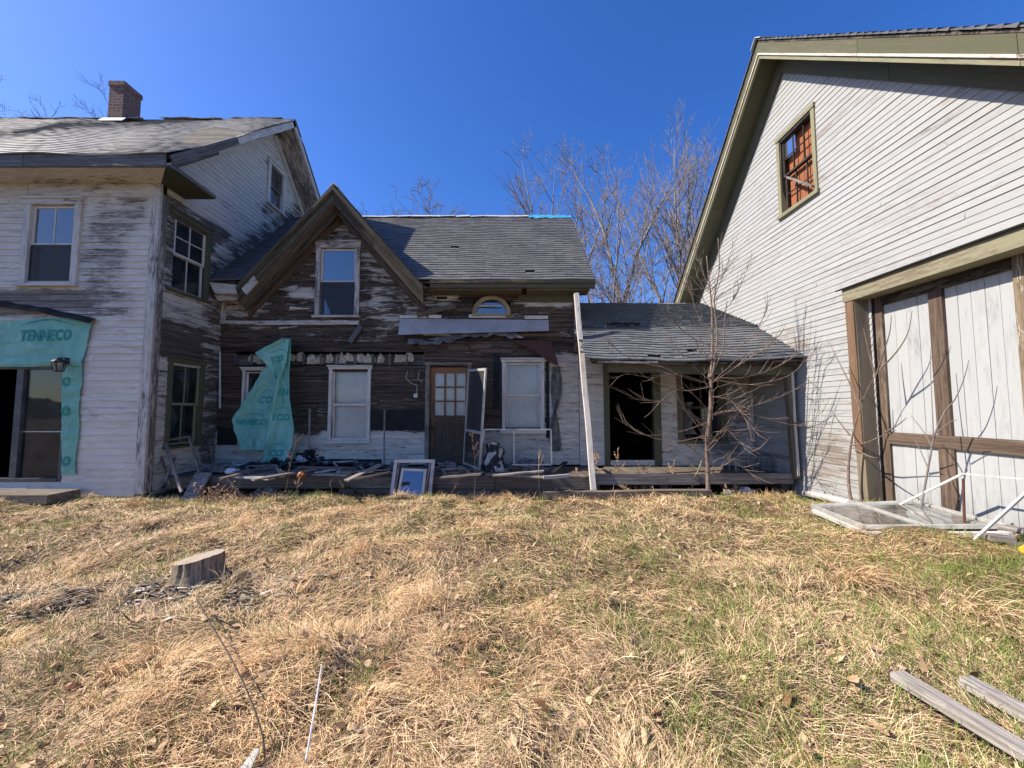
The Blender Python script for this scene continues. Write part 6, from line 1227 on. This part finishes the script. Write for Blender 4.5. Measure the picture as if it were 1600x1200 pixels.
def scatter(n, y0=1.15, y1=6.62, pw=1.15, margin=1.6):
    out = []
    tot = 0
    while tot < n:
        u = rs.rand(n * 2); a = 1 - pw; Y_ = (y0 ** a + u * (y1 ** a - y0 ** a)) ** (1 / a); k = 1.36 * Y_ + margin; X_ = (rs.rand(n * 2) * 2 - 1) * k.max(); ok = np.abs(X_) < k
        ok &= X_ < np.where(Y_ > 3.2, 4.82, 6.5); ok &= ~((X_ < -5.95) & (Y_ > 6.36)); ok &= (Y_ < 6.35 + .25 * (vnoise(X_ * 3, Y_ * 0 + 5)))
        for Q_, pad in CLEAR: ok &= ~inpoly(X_, Y_, Q_, pad)
        ok &= ((X_ - st.location.x) ** 2 + (Y_ - st.location.y) ** 2) > .17 ** 2
        X_, Y_ = X_[ok], Y_[ok]; out.append((X_, Y_)); tot += len(X_)
    X_ = np.concatenate([o[0] for o in out])[:n]; Y_ = np.concatenate([o[1] for o in out])[:n]; return X_, Y_
chip_c, chip_d = gp(140, 945), None
chipmask = lambda x, y: np.exp(-(((x - chip_c.x) / 1.05) ** 2 + ((y - chip_c.y - .16 * (x - chip_c.x)) / .17) ** 2))
def green(x, y):
    g = .42 * sstep(.48, .66, fbm(x * .9 + 50, y * .9 + 8)) + .45 * sstep(.6, .8, fbm(x * 2.3 + 9, y * 2.3 + 88))
    return g + .38 * sstep(.3, 2.6, x) * (1 - sstep(2.0, 3.9, y)) + .30 * sstep(2.0, 3.6, x) * (1 - sstep(4.2, 5.4, y)) + .35 * np.exp(-((y - 6.0) / .28) ** 2) * sstep(.5, -2.0, x) + .15
BLV, BLF, BLC = [], [], []; _off = [0]
def blades(x, y, az, L, wd, e0, droop, col, segs=3, z0=.0, curl=.3):
    n = len(x); P = np.zeros((n, segs + 1, 3)); px_, py_ = x.copy(), y.copy(); pz = gz(x, y) + z0; P[:, 0] = np.stack([px_, py_, pz - .004], -1); a = az.copy(); cu = rs.normal(0, curl, n) / segs
    for i in range(segs):
        e = e0 - droop * (i + .3) / segs; s_ = L / segs; px_ = px_ + np.cos(a) * np.cos(e) * s_; py_ = py_ + np.sin(a) * np.cos(e) * s_; pz = pz + np.sin(e) * s_; a = a + cu
        pz = np.maximum(pz, gz(px_, py_) + .003 + z0 * .5); P[:, i + 1] = np.stack([px_, py_, pz], -1)
    tw = rs.normal(0, .38, n); side = np.stack([-np.sin(az) * np.cos(tw), np.cos(az) * np.cos(tw), np.sin(tw)], -1); tp = np.array([.8, 1.0, .75, .12] if segs == 3 else [.9, .9, .15])
    A = P - side[:, None, :] * (wd[:, None, None] * tp[None, :, None] * .5); B = P + side[:, None, :] * (wd[:, None, None] * tp[None, :, None] * .5); V = np.stack([A, B], 2).reshape(n, -1, 3); m = V.shape[1]
    base = (np.arange(n) * m)[:, None]; F = np.stack([base + np.array([2 * i, 2 * i + 1, 2 * i + 3, 2 * i + 2])[None] for i in range(segs)], 1).reshape(-1, 4) + _off[0]; _off[0] += n * m
    BLV.append(V.reshape(-1, 3)); BLF.append(F); BLC.append(np.repeat(col, m, axis=0))
def lerpc(a, b, t): return np.array(a)[None] * (1 - t[:, None]) + np.array(b)[None] * t[:, None]
def flush(name, mat, kind="stuff", lab=None, cat=None):
    global BLV, BLF, BLC
    V = np.concatenate(BLV).astype(np.float32); F = np.concatenate(BLF).astype(np.int32); C = np.concatenate(BLC).astype(np.float32); me = bpy.data.meshes.new(name); me.vertices.add(len(V)); me.vertices.foreach_set("co", V.ravel()); me.loops.add(F.size); me.loops.foreach_set("vertex_index", F.ravel()); me.polygons.add(len(F)); me.polygons.foreach_set("loop_start", np.arange(len(F), dtype=np.int32) * 4)
    me.update(calc_edges=True); at = me.attributes.new("col", 'FLOAT_COLOR', 'POINT'); at.data.foreach_set("color", np.concatenate([C, np.ones((len(C), 1), np.float32)], 1).ravel()); me.materials.append(mat); o = bpy.data.objects.new(name, me); COL.objects.link(o); o["kind"] = kind
    if lab: o["label"] = lab; o["category"] = cat
    BLV, BLF, BLC = [], [], []; _off[0] = 0; return o
def wid(y, w0=.0012, k=.00058): return w0 + k * y
STR1, STR2, STR3, STR4 = (.95, .73, .46), (.66, .45, .25), (.14, .085, .045), (.84, .57, .31)
def strawcol(x, y, n):
    t = fbm(x * 1.1 + 4, y * 1.1 + 2); c = lerpc(STR2, STR1, np.clip(rs.rand(n) * .9 + (t - .5) * .9, 0, 1)); k = (rs.rand(n) < .30)[:, None]; c = np.where(k, np.array(STR3)[None], c)
    k2 = sstep(.55, .7, fbm(x * .8 + 77, y * .8 + 31))[:, None] * .6; c = c * (1 - k2) + np.array(STR4)[None] * k2; return c * rs.uniform(.8, 1.15, n)[:, None]
n = 250000; x, y = scatter(n); keep = rs.rand(n) > .55 * chipmask(x, y); x, y = x[keep], y[keep]; n = len(x)
blades(x, y, flow(x, y) + rs.normal(0, .95, n), rs.uniform(.03, .13, n), wid(y), np.radians(rs.uniform(2, 34, n)), np.radians(rs.uniform(5, 50, n)), strawcol(x, y, n))
n = 11000; x, y = scatter(n, pw=1.3); keep = rs.rand(n) > chipmask(x, y); x, y = x[keep], y[keep]; n = len(x)
blades(x, y, flow(x, y) + rs.normal(0, .7, n), rs.uniform(.14, .36, n), wid(y, .0012, .0005), np.radians(rs.uniform(2, 24, n)), np.radians(rs.uniform(10, 60, n)), lerpc(STR2, STR1, rs.rand(n)), z0=.010)
nt_ = 380; cx_, cy_ = scatter(nt_, pw=1.2); per = 70; x = np.repeat(cx_, per) + rs.normal(0, .035, nt_ * per); y = np.repeat(cy_, per) + rs.normal(0, .035, nt_ * per); n = len(x); fl = np.repeat(flow(cx_, cy_), per)
blades(x, y, fl + rs.normal(0, 1.0, n), np.repeat(rs.uniform(.08, .24, nt_), per) * rs.uniform(.6, 1.15, n), wid(y), np.radians(rs.uniform(25, 75, n)), np.radians(rs.uniform(50, 110, n)), strawcol(x, y, n), z0=.004)
big = [(1335, 905, 180, .32), (880, 1010, 120, .24), (1000, 1080, 140, .26), (620, 1150, 160, .26), (1530, 950, 150, .28), (430, 800, 120, .16), (500, 855, 110, .16), (250, 1090, 120, .22)]
ex = rs.uniform(-5.6, 4.6, 110); ey = 6.12 + rs.rand(110) * .35 + .2 * vnoise(ex * 3, ex * 0 + 5) - .1; per = 45; x = np.repeat(ex, per) + rs.normal(0, .05, 110 * per); y = np.repeat(ey, per) + rs.normal(0, .04, 110 * per); n = len(x)
blades(x, y, rs.uniform(0, 6.283, n), np.repeat(rs.uniform(.08, .24, 110), per) * rs.uniform(.5, 1.1, n), wid(y), np.radians(rs.uniform(30, 85, n)), np.radians(rs.uniform(30, 110, n)), strawcol(x, y, n))
for (bx, by, per, L_) in big:
    q_ = gp(bx, by); x = q_.x + rs.normal(0, .07, per); y = q_.y + rs.normal(0, .07, per); blades(x, y, rs.uniform(-2.9, .2, per) if bx > 500 else rs.uniform(-3.1, 3.1, per), L_ * rs.uniform(.5, 1.25, per), wid(y, .002), np.radians(rs.uniform(20, 60, per)), np.radians(rs.uniform(45, 95, per)), strawcol(x, y, per) * 1.05, z0=.015)
flush("dry_grass", attrcol("straw", .7, .12), lab="matted pale straw coloured dead grass covering the lawn", cat="grass")
n = 170000; x, y = scatter(n, pw=1.15); keep = rs.rand(n) < green(x, y) * (.42 + .26 * sstep(.2, 1.6, x)) * (1 - chipmask(x, y)); x, y = x[keep], y[keep]; n = len(x)
gc = lerpc((.10, .17, .03), (.27, .33, .08), rs.rand(n)); blades(x, y, rs.uniform(0, 6.283, n), rs.uniform(.05, .14, n) , wid(y, .0020, .0006), np.radians(rs.uniform(35, 85, n)), np.radians(rs.uniform(5, 60, n)), gc, z0=.008)
flush("green_grass", attrcol("young_grass", .6, .3), lab="short green grass sprouting in patches through the dead grass", cat="grass")
# chips and litter
n = 1700; x = chip_c.x + rs.normal(0, .75, n); y = chip_c.y + .16 * (x - chip_c.x) + rs.normal(0, .15, n); ok = (y < 4.4) & (y > 1.6); x, y = x[ok], y[ok]; n = len(x)
cc = lerpc((.14, .11, .09), (.40, .35, .30), rs.rand(n) ** 1.5); cc[rs.rand(n) < .08] = (.62, .58, .54)
blades(x, y, rs.normal(.15, .5, n), rs.uniform(.03, .13, n), rs.uniform(.008, .024, n), np.radians(rs.uniform(-2, 14, n)), np.radians(rs.uniform(0, 10, n)), cc, segs=2, z0=.006, curl=.1)
flush("bark_chips", attrcol("chips", .9), lab="strip of grey bark chips in the grass left of the stump", cat="bark chips")
n = 2600; x, y = scatter(n, pw=1.2); lc = lerpc((.17, .085, .04), (.66, .48, .30), rs.rand(n)); blades(x, y, rs.uniform(0, 6.283, n), rs.uniform(.025, .07, n), rs.uniform(.018, .045, n), np.radians(rs.uniform(0, 50, n)), np.radians(rs.uniform(-40, 70, n)), lc, segs=3, z0=.018, curl=.1)
flush("leaf_litter", attrcol("litter", .85, .1), lab="small brown leaf scraps scattered through the dry grass", cat="leaves")
# a few whole oak leaves
ol = [(0, 0), (.06, .10), (.20, .08), (.26, .22), (.40, .16), (.50, .32), (.64, .20), (.72, .30), (.86, .14), (1, 0)]
lm = MB(); pts = []
for s in (1, -1):
    for i, (a, b) in enumerate(ol): pts.append((a, b * s, .0))
def leaf3(a, b, s): return Vector((a * s, b * s, s * (.16 * b * b * 3 + .07 * math.sin(a * 3.4))))
leafmats = [plain("oak_leaf_brown", (.22, .11, .05), (.13, .06, .03), 30, .85, bmp=0), plain("oak_leaf_tan", (.48, .33, .19), (.34, .21, .11), 30, .85, bmp=0), plain("oak_leaf_red", (.18, .06, .03), (.11, .04, .022), 30, .8, bmp=0)]
me_l = []
for k, mt in enumerate(leafmats):
    V = [leaf3(a, 0, .085) for a, b in ol] + [leaf3(a, b, .085) for a, b in ol] + [leaf3(a, -b, .085) for a, b in ol]; N_ = len(ol); F_ = []
    for i in range(N_ - 1): F_ += [(i, i + 1, N_ + i + 1, N_ + i), (i + 1, i, 2 * N_ + i, 2 * N_ + i + 1)]
    m_ = bpy.data.meshes.new("oak_leaf"); m_.from_pydata([tuple(v) for v in V], [], F_); m_.materials.append(mt); me_l.append(m_)
LF = [(415, 968, 2), (620, 1056, 0), (1042, 1057, 0), (300, 1197, 2), (130, 1083, 2), (548, 1175, 0), (815, 958, 1), (1370, 945, 1), (1375, 1025, 1), (1355, 1135, 1), (940, 893, 1), (955, 965, 1), (1005, 1085, 1), (730, 1010, 1), (740, 1040, 0), (660, 938, 0), (1275, 1185, 1), (1325, 1065, 1), (860, 1125, 0), (580, 905, 1)]
for i, (x, y, k) in enumerate(LF):
    o = bpy.data.objects.new("oak_leaf", me_l[k]); COL.objects.link(o); o.location = gp(x, y, .03); o.rotation_euler = (R.uniform(-.5, .5), R.uniform(-.4, .4), R.uniform(0, 6.28)); s = R.uniform(.8, 1.25); o.scale = (s, s, s)
    o["label"] = ("dark brown curled oak leaf lying on the dry grass", "pale tan curled oak leaf lying on the dry grass", "reddish brown oak leaf lying on the left part of the grass")[k]; o["category"] = "leaf"; o["group"] = ("dark oak leaves on the grass", "tan oak leaves on the grass", "reddish oak leaves on the grass")[k]
